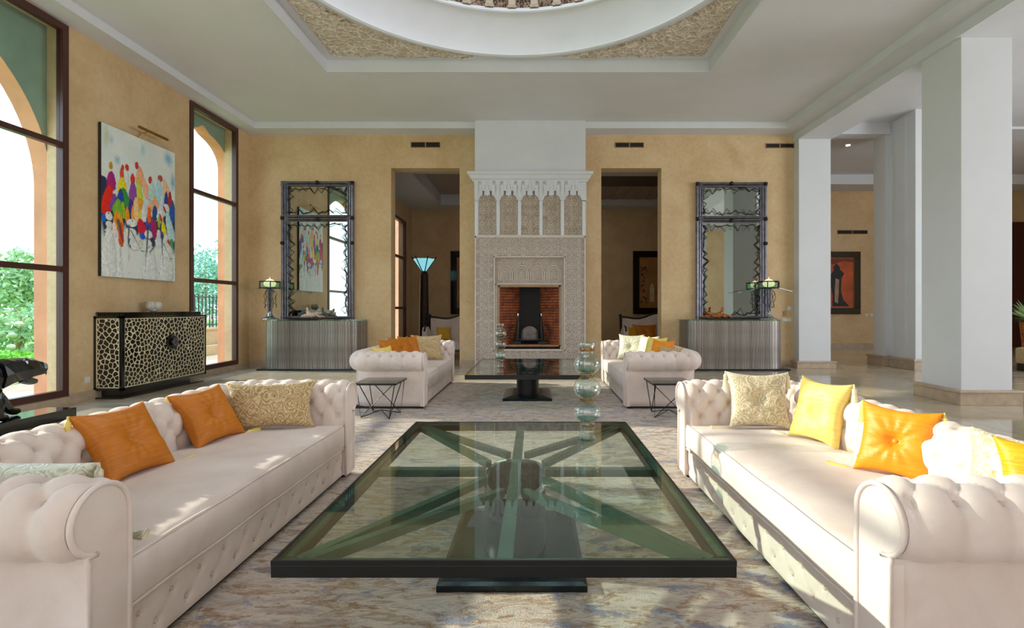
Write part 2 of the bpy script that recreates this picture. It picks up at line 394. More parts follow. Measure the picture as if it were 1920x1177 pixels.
# rear room, hall and side wing walls
b = MB().box(-4.2, -3.96, 11.03, 13.9, 0, 5.3).box(-4.2, -3.96, 15.6, 16.3, 0, 5.3).box(-4.2, -3.96, 13.9, 15.6, 3.9, 5.3).box(-4.2, -3.96, 13.9, 15.6, 0, .1); struct('wall_rear_left', b, 'ochre')
window(4, 13.9, 15.6, 1, .1, 3.9, x=-3.98, bars=(1.25, 2.75))
struct('wall_court', MB().box(-5.1, -4.95, 12.4, 24, -.2, 4.9), 'salmon')
b = MB().box(-4.2, 16.3, 16.3, 16.5, 0, 5.4); struct('wall_rear', b, 'ochre')
b = MB().box(5.47, 6.13, 11.05, 16.3, 0, 5.4); struct('wall_rear_right', b, 'ochre')
b = MB().box(16, 16.2, -5, 16.5, 0, 5.4); struct('wall_right', b, 'ochre')
b = MB().box(-6.5, 16.2, -5.2, -5, 0, 5.4); struct('wall_front', b, 'ochre')
# ceilings
b = MB()   # main ceiling raised inside a border
cx0, cx1, cy0, cy1 = -3.33, 2.79, 1.98, 8.10; zc2 = 5.02; bx0, bx1, by1 = -5.70, 5.11, 10.29
b.box(bx0, cx0, -5, by1, zc2, 5.3).box(cx1, bx1, -5, by1, zc2, 5.3).box(cx0, cx1, -5, cy0, zc2, 5.3).box(cx0, cx1, cy1, by1, zc2, 5.3)
ceil = struct('ceiling', b, 'ceiling_white')
b = MB().box(XL-.26, bx0, -5, YB, 4.9, 5.3).box(bx1, 5.46, -5, YB, 4.9, 5.3).box(bx0, -1.21, by1, YB, 4.9, 5.3).box(1.02, bx1, by1, YB, 4.9, 5.3)
b.build('ceiling_border', 'plaster_white', ceil)
# thin fascia round the raised field, and round the coffer
struct('trim_1', MB().box(bx0-.001, bx0+.012, -5, by1, 4.893, zc2).box(bx1-.012, bx1+.001, -5, by1, 4.893, zc2).box(bx0, -1.21, by1-.012, by1+.001, 4.893, zc2).box(1.02, bx1, by1-.012, by1+.001, 4.893, zc2), 'plaster_white')
# coffer top with round hole
co = sgroup('ceiling_coffer'); ccx, ccy = -.27, 5.04
zt = 5.21
def square_pt(a, hx):
    c, s = math.cos(a), math.sin(a); k = hx/max(abs(c), abs(s)); return (c*k, s*k)
N = 128; hx = 3.06; V = []; F = []
for k in range(N):
    a = 2*PI*k/N; x, y = square_pt(a, hx); V += [(ccx+x, ccy+y, zt), (ccx+2.9*math.cos(a), ccy+2.9*math.sin(a), zt)]
for k in range(N): F.append((2*k, 2*((k+1) % N), 2*((k+1) % N)+1, 2*k+1))
MB().add(V, F).build('coffer_field', 'plaster_white', co)
b = MB()
for (a, c, d, e_) in ((cx0-.01, cx0+.012, cy0, cy1), (cx1-.012, cx1+.01, cy0, cy1), (cx0, cx1, cy0-.01, cy0+.012), (cx0, cx1, cy1-.012, cy1+.01)): b.box(a, c, d, e_, 5.012, 5.25)
b.build('coffer_side', 'plaster_white', co)
for i in range(4):      # carved corner panels
    a0 = PI/4+i*PI/2; Vv = []; Ff = []; n = 28; rows = 7
    for k in range(n+1):
        a = a0+(k/n-.5)*1.12; x, y = square_pt(a, hx-.14); R1 = math.hypot(x, y); R0 = 2.98
        R0 = min(R0, R1)
        for r in range(rows):
            q = R0+(R1-R0)*r/(rows-1); edge = 0 if r in (0, rows-1) or k in (0, n) else .03
            Vv.append((ccx+q*math.cos(a), ccy+q*math.sin(a), zt-.004-edge-(random.uniform(0, .03) if edge else 0)))
    for k in range(n):
        for r in range(rows-1): Ff.append((k*rows+r, (k+1)*rows+r, (k+1)*rows+r+1, k*rows+r+1))
    MB().add(Vv, Ff).build('carved_corner', 'carved_ceiling', co, smooth=60)
    lf = MB()        # raised foliage relief
    for q in range(260):
        a = a0+random.uniform(-.5, .5); x, y = square_pt(a, hx-.2); R1 = math.hypot(x, y); R0 = 3.02
        if R1 < R0+.06: continue
        rr = random.uniform(R0, R1); lf.blob((ccx+rr*math.cos(a), ccy+rr*math.sin(a), zt-.035), (random.uniform(.04, .09), .016, .022), 6, 4, 0, (0, 0, random.uniform(0, PI)))
    lf.build('foliage_relief', 'carved_ceiling', co, smooth=60, kind='stuff')
def ringlathe(name, prof, mat, n=128): MB().lathe(prof, n, (ccx, ccy, 0), cap=False).build(name, mat, co, smooth=30)
ringlathe('ring_moulding', [(2.92, zt), (2.92, 5.165), (2.885, 5.155), (2.86, 5.175), (2.86, 5.15), (2.83, 5.14), (2.80, 5.16), (2.80, 5.19)], 'plaster_white')
cove = [(2.80, 5.19)]+[(2.80-.20*(1-math.cos(t_)), 5.19+.50*math.sin(t_)) for t_ in [PI/2*k/12 for k in range(1, 13)]]
cove = [(2.80-.20*(k/12)**1.6, 5.19+.5*(k/12)) for k in range(13)]
ringlathe('cove', cove, 'plaster_white')
ringlathe('inner_moulding', [(2.60, 5.69), (2.575, 5.68), (2.56, 5.70), (2.565, 5.73), (2.60, 5.75), (2.60, 5.77)], 'plaster_white')
ringlathe('drum', [(2.62, 5.75), (2.62, 6.7)], 'carved_frieze')
nd = 48
pm = MB().box(-.055, .055, -.05, 0, 0, .62).box(-.07, .07, -.065, 0, .62, .70).box(-.065, .065, -.06, 0, 0, .035).mesh('drum_pilaster', 'carved_pink')
for k in range(nd):
    a = 2*PI*k/nd+.03; o = bpy.data.objects.new('drum_pilaster', pm); C.objects.link(o); o.parent = co
    o.location = (ccx+2.62*math.cos(a), ccy+2.62*math.sin(a), 5.76); o.rotation_euler = (0, 0, a-PI/2)
dome = [(2.62*math.cos(PI/2*k/12), 6.7+1.7*math.sin(PI/2*k/12)) for k in range(13)]
ringlathe('dome_shell', dome, 'plaster_white')
MB().box(-4, 3.6, 1.2, 8.8, 8.45, 8.6).build('roof_slab', 'plaster_white', co)
# beam line and side wing ceiling
struct('trim_2', MB().box(5.46, 6.16, -5, 11.03, 4.75, 5.4), 'plaster_white')
struct('trim_3', MB().box(5.452, 5.462, -5, 10.7, 4.76, 4.785), 'plaster_white')
b = MB().box(6.16, 16, -5, 11.2, 5.25, 5.4).box(6.13, 16, 11.2, 15, 5.2, 5.4).box(6.13, 16, 15, 15.25, 4.91, 5.4).box(6.13, 16, 15.25, 16.4, 5.0, 5.4)
struct('ceiling_side_wing', b, 'plaster_white')
struct('trim_4', MB().box(6.13, 7.65, 10.9, 11.2, 4.99, 5.3), 'plaster_white')
# rear room ceiling with a sunk carved field
b = MB().box(-4, -2.9, 11.03, 16.3, 4.42, 5.2).box(-2.9, -.2, 11.03, 12.0, 4.42, 5.2).box(-2.9, -.2, 15.6, 16.3, 4.42, 5.2).box(-.2, 1.2, 11.03, 16.3, 4.42, 5.2)
b.box(1.2, 5.5, 11.03, 12.2, 4.42, 5.2).box(1.2, 5.5, 15.7, 16.3, 4.42, 5.2)
rc = struct('ceiling_rear', b, 'plaster_white')
MB().box(-2.9, -.2, 12, 15.6, 4.75, 4.9).box(1.2, 5.5, 14.0, 15.7, 4.62, 4.8).build('carved_field', 'carved_plain', rc)
d = MB().box(1.2, 5.5, 12.2, 14.0, 4.6, 4.8)
d.build('dark_dome_field', 'dark_wood', rc)
for k in range(12): MB().box(1.3+k*.35, 1.5+k*.35, 14.05, 15.6, 4.585, 4.62).build('carved_rib', 'carved_plain', rc)

# columns
def column(i, x0, x1, y0, y1, z1=4.75, base=.19, fl=0):
    r = sgroup('column'); MB().bbox(x0, x1, y0, y1, .02, z1, .006).build('shaft', 'column_white', r)
    p = .07; MB().bbox(x0-p, x1+p, y0-p, y1+p, 0, base-.035, .006).build('plinth', 'stone_base', r)
    q = .085; MB().bbox(x0-q, x1+q, y0-q, y1+q, base-.035, base, .01).build('plinth_moulding', 'stone_base', r)
column(1, 5.51, 6.17, 6.55, 7.22); column(2, 5.47, 6.13, 10.5, 11.04, base=.15); column(3, 5.51, 6.17, 2.4, 3.07)
# stepped pier at the hall mouth
r = sgroup('column')
MB().bbox(7.66, 8.5, 10.2, 11.0, .02, 5.3, .006).build('shaft', 'column_white', r)
MB().bbox(7.58, 8.5, 10.95, 11.35, .02, 5.3, .006).build('shaft', 'column_white', r)
MB().bbox(7.63, 7.70, 10.45, 10.75, .2, 5.2, .006).build('pilaster_strip', 'column_white', r)
MB().bbox(7.58, 8.56, 10.12, 10.95, 0, .2, .008).bbox(7.49, 8.56, 10.85, 11.42, 0, .2, .008).build('plinth', 'stone_base', r)
MB().bbox(7.56, 8.58, 10.10, 10.97, .17, .215, .008).bbox(7.47, 8.58, 10.83, 11.44, .17, .215, .008).build('plinth_moulding', 'stone_base', r)
# baseboards
struct('baseboard_left', MB().box(XL, XL+.025, -5, 10.7, 0, .105).box(XL, XL+.03, 6.54, 8.855, .1, .13), 'stone_base')
b = MB()
for a, c in ((XL+.03, DL[0]), (DL[1], -1.21), (1.02, DR[0]), (DR[1], 5.47)): b.box(a, c, YB-.025, YB, 0, .15)
struct('baseboard_back', b, 'stone_base')
struct('baseboard_rear', MB().box(-3.96, 16, 16.27, 16.3, 0, .12), 'stone_base')

# ================================================================== FIREPLACE
fp = thing('fireplace', 'tall carved plaster fireplace with a white niched overmantel between the two doorways', 'fireplace', (-.095, 10.2, 0))
hw = 1.115
def fbox(name, mat, *bx, **k):
    m = MB()
    for q in bx: m.bbox(*q, .004) if len(q) == 6 else m.box(*q[:6])
    return m.build(name, mat, fp, **k)
YB0 = 0
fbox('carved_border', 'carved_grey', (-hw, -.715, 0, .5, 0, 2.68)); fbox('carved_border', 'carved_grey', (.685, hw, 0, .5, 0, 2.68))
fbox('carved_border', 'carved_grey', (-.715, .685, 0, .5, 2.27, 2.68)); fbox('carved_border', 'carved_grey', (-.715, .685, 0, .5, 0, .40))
# fillets
def frame(x0, x1, z0, z1, wd, y0, y1):
    return MB().box(x0, x1, y0, y1, z1-wd, z1).box(x0, x1, y0, y1, z0, z0+wd).box(x0, x0+wd, y0, y1, z0, z1).box(x1-wd, x1, y0, y1, z0, z1)
frame(-hw, hw, -.02, 2.69, .028, -.022, .02).build('outer_fillet', 'relief_light', fp)
frame(-.73, .70, .385, 2.285, .022, -.022, .03).build('inner_fillet', 'relief_light', fp)
frame(-.70, .67, .40, 1.74, .018, .012, .05).build('inner_fillet', 'relief_light', fp)
fbox('inner_panel', 'carved_plain', (-.715, .685, .045, .5, 1.70, 2.27)); fbox('jamb', 'carved_plain', (-.715, -.635, .045, .5, .40, 1.7)); fbox('jamb', 'carved_plain', (.60, .685, .045, .5, .40, 1.7)); 
frame(-.645, .61, .47, 1.70, .03, .035, .10).build('opening_frame', 'tan_wood', fp)
for k in range(4):      # four relief arches
    xc = -.50+k*.325; m = MB()
    for (rr, zz) in ((.135, 1.93), (.10, 1.93)):
        pts = [(xc-rr, .035, 1.80)]+[(xc+rr*math.cos(PI-PI*q/14), .035, zz+rr*1.25*math.sin(PI*q/14)) for q in range(15)]+[(xc+rr, .035, 1.80)]
        m.tube(pts, .011, 6)
    m.tube([(xc-.04, .035, 2.13), (xc, .035, 2.2), (xc+.04, .035, 2.13)], .009, 5)
    m.build('relief_arch', 'relief_light', fp, smooth=50)
m = MB()
for k in range(90): m.blob((random.uniform(-.64, .61), .04, random.uniform(1.76, 2.24)), (random.uniform(.012, .03), .010, .008), 6, 4, 0, (0, random.uniform(0, PI), 0))
m.build('leaf_relief', 'carved_plain', fp, kind='stuff')
m = MB()      # scrolled interlace on the border, raised
def border_pt():
    while True:
        x, z = random.uniform(-hw+.04, hw-.04), random.uniform(.04, 2.64)
        if not (-.75 < x < .72 and .37 < z < 2.30): return x, z
gs = .082
for i in range(-14, 15):
    for j in range(0, 33):
        x = i*gs; z = .06+j*gs
        if abs(x) > hw-.06 or z > 2.62: continue
        if -.78 < x < .75 and .34 < z < 2.33: continue
        a = (1 if (i+j) % 2 else -1)
        pts = [(x+.036*math.cos(t_)*(1-t_/9), -.003, z+a*.036*math.sin(t_)*(1-t_/9)) for t_ in [q*.9 for q in range(7)]]
        m.tube(pts, .008, 4, cap=False)
m.build('scroll_relief', 'relief_light', fp, smooth=50, kind='stuff')
# firebox
fbox('firebox_floor', 'firebrick_dark', (-.66, .63, .06, .55, .42, .495))
MB().box(-.66, .63, .52, .56, .45, 1.75).box(-.66, .63, .1, .56, 1.70, 1.76).build('firebox_back', 'firebrick_dark', fp)
MB().box(-.27, .24, .50, .53, .50, 1.7).build('soot_panel', 'cell_black', fp)
for side in (-1, 1):
    m = MB(); mo = MB()
    X0, X1 = (-.62, -.24) if side < 0 else (.59, .22)
    p0 = Vector((X0, .06)); p1 = Vector((X1, .50)); d = (p1-p0); L = d.length; d /= L; nrm = Vector((-d.y, d.x))*(-1 if side < 0 else 1)
    if nrm.x*side > 0: nrm = -nrm
    rows = 21; rh = (1.70-.50)/rows
    mo.add([(p0.x, p0.y, .5), (p1.x, p1.y, .5), (p1.x, p1.y, 1.7), (p0.x, p0.y, 1.7)], [(0, 1, 2, 3)])
    for r_ in range(rows):
        off = 0 if r_ % 2 else -.09; s_ = off
        while s_ < L:
            a, c = max(0, s_)+.004, min(L, s_+.18)-.004; s_ += .18
            if c-a < .02: continue
            A = p0+d*a; B = p0+d*c; q = nrm*random.uniform(.010, .018); z0, z1 = .5+r_*rh+.008, .5+(r_+1)*rh-.006
            m.add([(A.x, A.y, z0), (B.x, B.y, z0), (B.x+q.x, B.y+q.y, z0), (A.x+q.x, A.y+q.y, z0), (A.x, A.y, z1), (B.x, B.y, z1), (B.x+q.x, B.y+q.y, z1), (A.x+q.x, A.y+q.y, z1)],
                  [(0,3,2,1),(4,5,6,7),(0,1,5,4),(1,2,6,5),(2,3,7,6),(3,0,4,7)])
    mo.build('mortar_bed', 'mortar', fp); m.build('brick', 'brick', fp, kind='stuff')
m = MB()
for k in range(22): m.box(-.62+k*.055, -.62+k*.055+.047, .05, .14, .497, .512)
m.build('hearth_brick', 'brick', fp, kind='stuff')
# overmantel: niches, pilasters, stalactite plate, cornice
fbox('overmantel_back', 'plaster_white', (-hw-.02, hw+.02, .12, .5, 2.70, 3.97)); fbox('ledge', 'relief_light', (-hw-.01, hw+.01, -.02, .12, 2.68, 2.715))
nw = .367; gap = (2*hw-5*nw)/6*1.0; cen = []
for k in range(5):
    xc = -hw+gap+nw/2+k*(nw+gap); cen.append(xc)
    fbox('niche_panel', 'carved_pink', (xc-nw/2-.005, xc+nw/2+.005, .085, .13, 2.715, 3.56))
    m = MB()
    for q in range(26): 
        zz = 2.76+random.random()*.72; xx = random.random()*nw*.42
        for sg in (-1, 1): m.tube([(xc+sg*(xx+.03*math.cos(t_)), .083, zz+.03*math.sin(t_)) for t_ in (0, 1.1, 2.2, 3.3, 4.4)], .007, 4, cap=False)
    m.build('niche_relief', 'carved_pink', fp, kind='stuff')
for k in range(6):
    xc = -hw+gap/2+k*(nw+gap); fbox('pilaster', 'plaster_white', (xc-gap/2, xc+gap/2, 0, .12, 2.715, 3.42))
def ztop(x):
    best = 3.40
    for xc in cen:
        t_ = abs(x-xc)/(nw/2)
        if t_ < 1:
            return 3.52 if t_ < .30 else (3.61 if t_ < .50 else (3.52-.0*t_ if t_ < .72 else 3.52-(t_-.72)/.28*.12))
    return best
m = MB(); st = .0135; x = -hw-.01
while x < hw+.01:
    z = ztop(x+st/2); m.box(x, x+st, 0, .12, z, 3.80); x += st
m.build('arched_plate', 'plaster_white', fp)
m = MB()
for k, xc in enumerate(cen):    # stepped stalactite wedges over the niches
    for dx, z0, z1, dep in ((-nw/2-gap/2, 3.38, 3.80, .05), (-.13, 3.50, 3.72, .035), (0, 3.50, 3.80, .03), (.13, 3.50, 3.72, .035), (-.07, 3.6, 3.8, .05), (.07, 3.6, 3.8, .05)):
        c = xc+dx; wd = .045
        m.add([(c-.012, -.001, z0), (c+.012, -.001, z0), (c+wd, 0, z1), (c-wd, 0, z1), (c+wd, -dep, z1), (c-wd, -dep, z1)], [(0,1,2,3), (0,5,4,1), (0,3,5), (1,4,2), (3,2,4,5)])
m.build('stalactite_carving', 'plaster_white', fp)
m = MB(); prof = [(0, 3.78), (-.03, 3.79), (-.03, 3.82), (-.06, 3.84), (-.09, 3.90), (-.12, 3.92), (-.12, 3.97), (.5, 3.97), (.5, 3.78)]
def cornice(m, prof, hx):
    n = len(prof); V = []
    for sgn in (-1, 1):
        for (y, z) in prof: V.append((sgn*(hx+max(0, -y)*1.0), y, z))
    F = [tuple(range(n)), tuple(range(n, 2*n))[::-1]]+[(i, i+n, (i+1) % n+n, (i+1) % n) for i in range(n)]
    m.add(V, F)
cornice(m, prof, hw+.02); m.build('cornice', 'plaster_white', fp)
# andirons with scrolls, and the pale ash screen behind
an = thing('andirons', 'black wrought iron fire basket with two posts standing in the brick firebox', 'fire basket', (-.11, 10.42, .512))
m = MB()
for sg in (-1, 1):
    m2 = MB()
    m2.tube([(sg*.27, 0, .03), (sg*.25, 0, .20), (sg*.235, 0, .42), (sg*.24, 0, .62)], [.03, .045, .03, .012], 8).blob((sg*.24, 0, .64), .022, 8, 6)
    m2.tube([(sg*.28, -.02, .04), (sg*.38, -.02, .10), (sg*.42, -.02, .22), (sg*.38, -.02, .34), (sg*.30, -.02, .40)], .012, 6)
    m2.tube([(sg*.20, -.02, .06), (sg*.14, -.02, .14), (sg*.15, -.02, .25), (sg*.20, -.02, .30)], .010, 6)
    m2.box(sg*.27-.09, sg*.27+.09, -.05, .06, 0, .05); m2.build('post', 'dark_metal', an, smooth=50)
    MB().tube([(sg*.24, 0, .56), (sg*.24, 0, .64)], .016, 8).build('post_cap', 'chrome', an, smooth=50)
m = MB().tube([(-.27, -.03, .09), (0, -.03, .07), (.27, -.03, .09)], .014, 6)
for k in range(7): m.tube([(-.2+k*.066, -.03, .08), (-.2+k*.066, .06, .10)], .007, 5)
m.build('front_bar', 'dark_metal', an, smooth=50)
hp = [(-.17, .06), (.17, .06)]+[(.17*math.cos(PI*q/10), .20+.16*math.sin(PI*q/10)) for q in range(11)]
MB().prism(hp, .0, .03, 'y').build('rounded_plate', 'grey_ash', an).location = (0, .045, 0)

# wall vents
def vent(x0, x1, z0, z1, y, label):
    t_ = thing('wall_vent', label, 'vent', ((x0+x1)/2, y, z0), group='wall vents'); w2 = (x1-x0)/2; h = z1-z0
    frame(-w2, w2, 0, h, .012, -.014, 0).build('vent_frame', 'tan_wood', t_)
    MB().box(-w2+.01, w2-.01, -.003, 0, .01, h-.01).build('vent_back', 'cell_black', t_)
    MB().box(-.012, .012, -.012, 0, .01, h-.01).build('vent_mullion', 'tan_wood', t_)
    m = MB()
    for k in range(4): m.box(-w2+.012, w2-.012, -.010, -.004, .015+k*(h-.02)/4, .021+k*(h-.02)/4)
    m.build('louvre', 'vent_dark', t_)
vent(-2.62, -2.0, 4.63, 4.75, YB, 'slim bronze slot vent high on the wall above the left doorway')
vent(1.69, 2.30, 4.63, 4.74, YB, 'slim bronze slot vent high on the wall above the right doorway')
vent(4.87, 5.47, 4.62, 4.72, YB, 'slim bronze slot vent at the wall top beside the white column')
vent(9.72, 10.70, 3.62, 3.75, 16.3, 'dark slot vent above the orange picture at the end of the hall')
# switches and sockets
tag(MB().bbox(XL, XL+.012, 6.79, 6.87, .24, .32, .004).build('wall_socket', 'white_plastic'), 'small white wall socket beside the black and cream sideboard', 'socket')
t_ = thing('thermostat', 'small white thermostat with switches on the ochre wall right of the second console', 'thermostat', (5.36, YB, 1.2))
MB().bbox(-.04, .04, -.02, 0, .0, .08, .005).build('housing', 'white_plastic', t_); MB().bbox(-.12, -.06, -.02, 0, -.12, -.02, .005).build('switch_plate', 'tan_wood', t_); MB().bbox(-.15, .05, -.015, 0, -.24, -.17, .005).build('switch_plate', 'white_plastic', t_)
t_ = thing('switch_row', 'row of small white switches on the end wall of the hall', 'switch', (10.9, 16.3, 1.02))
for k in range(4): MB().bbox(-.28+k*.16, -.19+k*.16, -.015, 0, -.04, .05, .004).build('switch_plate', 'white_plastic', t_)
MB().bbox(.05, .11, -.015, 0, .16, .22, .004).build('switch_plate', 'white_plastic', t_)
for (x, y, z, lab) in ((7.6, 12.3, 5.2, 'small round recessed ceiling spotlight, first in the hall ceiling'), (10.7, 15.8, 5.0, 'small round recessed ceiling spotlight beyond the hall beam')):
    t_ = thing('spotlight', lab, 'ceiling light', (x, y, z)); MB().lathe([(.045, -.003), (.075, -.006), (.075, 0)], 20).build('ring', 'chrome', t_, smooth=40); MB().lathe([(.001, -.012), (.05, -.010), (.05, -.002)], 16).build('bulb', 'spot_glow', t_)

# ================================================================== RUGS
def rug(x0, x1, y0, y1, mat, label):
    nx, ny = int((x1-x0)/.06), int((y1-y0)/.06); rng = np.random.RandomState(3)
    P = np.zeros((nx+1, ny+1, 3)); X, Y = np.meshgrid(np.linspace(0, x1-x0, nx+1)-(x1-x0)/2, np.linspace(0, y1-y0, ny+1)-(y1-y0)/2, indexing='ij')
    Z = .020+rng.uniform(-.0025, .0025, X.shape); Z[0] = Z[-1] = .002; Z[:, 0] = Z[:, -1] = .002; P[..., 0] = X; P[..., 1] = Y; P[..., 2] = Z
    o = MB().grid(P).build('rug', mat, None, smooth=50); o.location = ((x0+x1)/2, (y0+y1)/2, 0); tag(o, label, 'rug')
rug(-2.62, 2.35, .35, 5.06, 'rug_near', 'abstract beige blue and rust rug under the nearer glass coffee table')
rug(-2.62, 2.35, 5.09, 8.5, 'rug_far', 'abstract faded taupe and lilac rug under the farther glass coffee table')

# ================================================================== SOFAS
def tuft(u, v, s, r, v0, rows, A, Bd, sig=.019, fade=.9):
    jf = (v-v0)/r; jc = np.clip(jf, 0, rows-1); a = u/s+jc/2; b = u/s-jc/2
    puff = np.sqrt(np.abs(np.sin(PI*a))*np.abs(np.sin(PI*b))+1e-9)
    ex = np.exp(-np.abs(jf-jc)*fade/2.0); puff = puff**.8*ex+(1-ex)*.72
    dip = np.zeros_like(u)
    for j in range(rows):
        off = .5*(j % 2); ui = (np.round(u/s-off)+off)*s; d2 = (u-ui)**2+(v-v0-j*r)**2; dip = np.maximum(dip, np.exp(-d2/sig**2))
    return A*puff-Bd*dip
RX, RZ, RC = .110, .108, .592
def profile():
    pts = [(0, .36+.23*k/10) for k in range(11)]
    for k in range(1, 37):
        a = PI-k/36*math.radians(265); pts.append((RX+RX*math.cos(a), RC+RZ*math.sin(a)))
    return pts
def resample(pts, ds):
    P = np.array(pts); seg = np.hypot(*np.diff(P, axis=0).T); c = np.r_[0, np.cumsum(seg)]; n = int(c[-1]/ds)+1; q = np.linspace(0, c[-1], n)
    return np.c_[np.interp(q, c, P[:, 0]), np.interp(q, c, P[:, 1])], q
HL, SD = .97, .73      # half inner length, seat depth
OP = .152
def make_sofa(name):
    T = thing(name, '', 'sofa')
    P, q = resample(profile(), .0125); tg = np.gradient(P, axis=0); tg /= np.linalg.norm(tg, axis=1)[:, None]; nr = np.c_[-tg[:, 1], tg[:, 0]]   # outward left of travel -> (-1,0) on the inner face
    rc = .10
    # U path, position + outward direction
    def path(u):
        L1 = SD-rc; Lc = (rc+.12)*PI/2; L2 = 2*(HL-rc)
        if u < L1: return (-u, -HL), (0, -1)
        u -= L1
        if u < Lc:
            a = u/Lc*PI/2; return (-L1-rc*math.sin(a), -HL+rc-rc*math.cos(a)), (-math.sin(a), -math.cos(a))
        u -= Lc
        if u < L2: return (-SD, -HL+rc+u), (-1, 0)
        u -= L2
        if u < Lc:
            a = u/Lc*PI/2; return (-SD+rc-rc*math.cos(a), HL-rc+rc*math.sin(a)), (-math.cos(a), math.sin(a))
        u -= Lc; return (-L1+u, HL), (0, 1)
    L1 = SD-rc; Lc = (rc+.12)*PI/2; L2 = 2*(HL-rc); LT = 2*L1+2*Lc+L2
    U = np.linspace(0, LT, int(LT/.0125)+1); s = LT/round(LT/.135)
    UU, VV = np.meshgrid(U, q, indexing='ij')
    h = tuft(UU-s*.75, VV, s, .092, .115, 5, .024, .030)
    edge = np.clip(np.minimum(UU, LT-UU)/.05, 0, 1)**.5
    h = (h+.0)*edge*np.clip(VV/.03, 0, 1)*np.clip((q[-1]-VV)/.05, 0, 1)**.5
    G = np.zeros(UU.shape+(3,))
    for i, u in enumerate(U):
        (px, py), (dx, dy) = path(u)
        o = P[:, 0]+nr[:, 0]*h[i]; z = P[:, 1]+nr[:, 1]*h[i]
        G[i, :, 0] = px+dx*o; G[i, :, 1] = py+dy*o; G[i, :, 2] = z
    ia = np.searchsorted(U, L1+Lc*.5); ib = np.searchsorted(U, LT-L1-Lc*.5)
    for nm, a, b in (('arm', 0, ia), ('backrest', ia, ib), ('arm', ib, len(U)-1)):
        m = MB().grid(G[a:b+1])
        sh = []                                  # plain outer shell below the roll
        for u in np.linspace(U[a], U[b], 40):
            (px, py), (dx, dy) = path(u); sh.append([(px+dx*o_, py+dy*o_, z) for o_, z in ((OP+.01, .50), (OP+.004, .47), (OP, .44), (OP, .12), (OP-.004, .052), (OP-.05, .05))])
        m.grid(np.array(sh)); m.build(nm, 'velvet', T, smooth='all')
    # buttons
    m = MB()
    for j in range(5):
        v = .115+j*.092; k = np.argmin(abs(q-v))
        i0 = 0
        for i in range(-2, 40):
            u = (i+.5*(j % 2)+.75)*s
            if not .04 < u < LT-.04: continue
            (px, py), (dx, dy) = path(u); hh = -.020
            o = P[k, 0]+nr[k, 0]*hh; z = P[k, 1]+nr[k, 1]*hh
            m.blob((px+dx*o, py+dy*o, z), .0125, 6, 4)
    m.build('button', 'velvet_button', T, smooth='all', kind='stuff')
    # scroll fronts of the arms with piping
    out = [(OP+.006, .052), (OP+.006, .47), (OP+.014, .492)]
    for k in range(0, 37):
        a = math.radians(-82)+k/36*math.radians(262); out.append((RX+RX*math.cos(a)*.98, RC+RZ*math.sin(a)*.98))
    out += [(0, .50), (0, .35), (0, .052)]
    for sg in (-1, 1):
        pl = [(sg*(HL+o), z) for o, z in out]
        if sg < 0: pl = pl[::-1]
        af = MB().prism(pl, -.03, .012, 'x').build('arm_front', 'velvet', T)
        MB().tube([(.014, y, z) for y, z in pl], .009, 6, closed=True).build('piping', 'velvet', af, smooth='all')
    # tufted base rail
    yy = np.linspace(-HL+.003, HL-.003, 150); zz = np.linspace(.05, .235, 20); YY, ZZ = np.meshgrid(yy, zz, indexing='ij')
    hb = tuft(YY, ZZ, .162, .075, .105, 2, .005, .016, .016)*np.clip((ZZ-.05)/.02, 0, 1)*np.clip((.235-ZZ)/.02, 0, 1)
    Gb = np.stack([-.012+hb, YY, ZZ], -1); m = MB().grid(Gb); m.box(-.6, -.03, -HL-.02, HL+.02, .05, .23); br_ = m.build('base_rail', 'velvet', T, smooth=50)
    m = MB()
    for j in range(2):
        for i in range(-7, 8):
            y = (i+.5*(j % 2))*.162
            if abs(y) < HL-.03: m.blob((-.022, y, .105+j*.075), .010, 6, 4)
    m.build('base_button', 'velvet_button', br_, smooth='all', kind='stuff')
    # seat cushion: long single mattress with crown
    Lc_, x0, x1, z0, z1, r = HL-.006, -SD-.03, .006, .238, .415, .028
    sec = []
    for (cx_, cz_, a0) in ((x1-r, z0+r, -90), (x1-r, z1-r, 0)): sec += [(cx_+r*math.cos(math.radians(a0+t_)), cz_+r*math.sin(math.radians(a0+t_))) for t_ in (0, 22, 45, 68, 90)]
    nt_ = 22; sec += [(x1-r+(x0-x1+r)*k/nt_, z1) for k in range(1, nt_+1)]; sec += [(x0, z0)]; sec += [(x0+(x1-r-x0)*k/4, z0) for k in range(1, 4)]
    ys = np.linspace(-Lc_, Lc_, 70); G2 = []; rr = np.random.RandomState(5)
    for y in ys:
        k = 1-abs(y/Lc_)**10; row = []
        for (x, z) in sec+[sec[0]]:
            if z > z1-.002: z += .020*(1-abs(y/Lc_)**4)*(1-abs(2*(x-(x0+x1)/2)/(x1-x0))**4)*1.0-.006*(1-k)+.0025*math.sin(y*9+x*7)+.002*math.sin(y*23-x*13)
            if x > x1-.03: x += .006*math.sin((z-z0)/(z1-z0)*PI)+.0025*math.sin(y*11)
            row.append((x, y, z))
        G2.append(row)
    m = MB().grid(np.array(G2)); n = len(sec)
    sc_ = m.build('seat_cushion', 'velvet', T, smooth=60)
    for zz_ in (z1-.006, z0+.006): MB().tube([(x1+.004-(.01 if zz_ > .3 else .008)+.0025*math.sin(y*11), y, zz_) for y in np.linspace(-Lc_, Lc_, 40)], .0065, 6).build('cushion_piping', 'velvet', sc_, smooth='all')
    for sx in (-.05, -SD-.08):
        for sy in (-HL-.08, HL+.08): MB().bbox(sx-.035, sx+.035, sy-.035, sy+.035, .02, .052, .005).build('foot', 'sofa_leg', T)
    MB().box(-SD-.12, -.03, -HL-.12, HL+.12, .028, .052).build('plinth', 'sofa_leg', T)
    return T
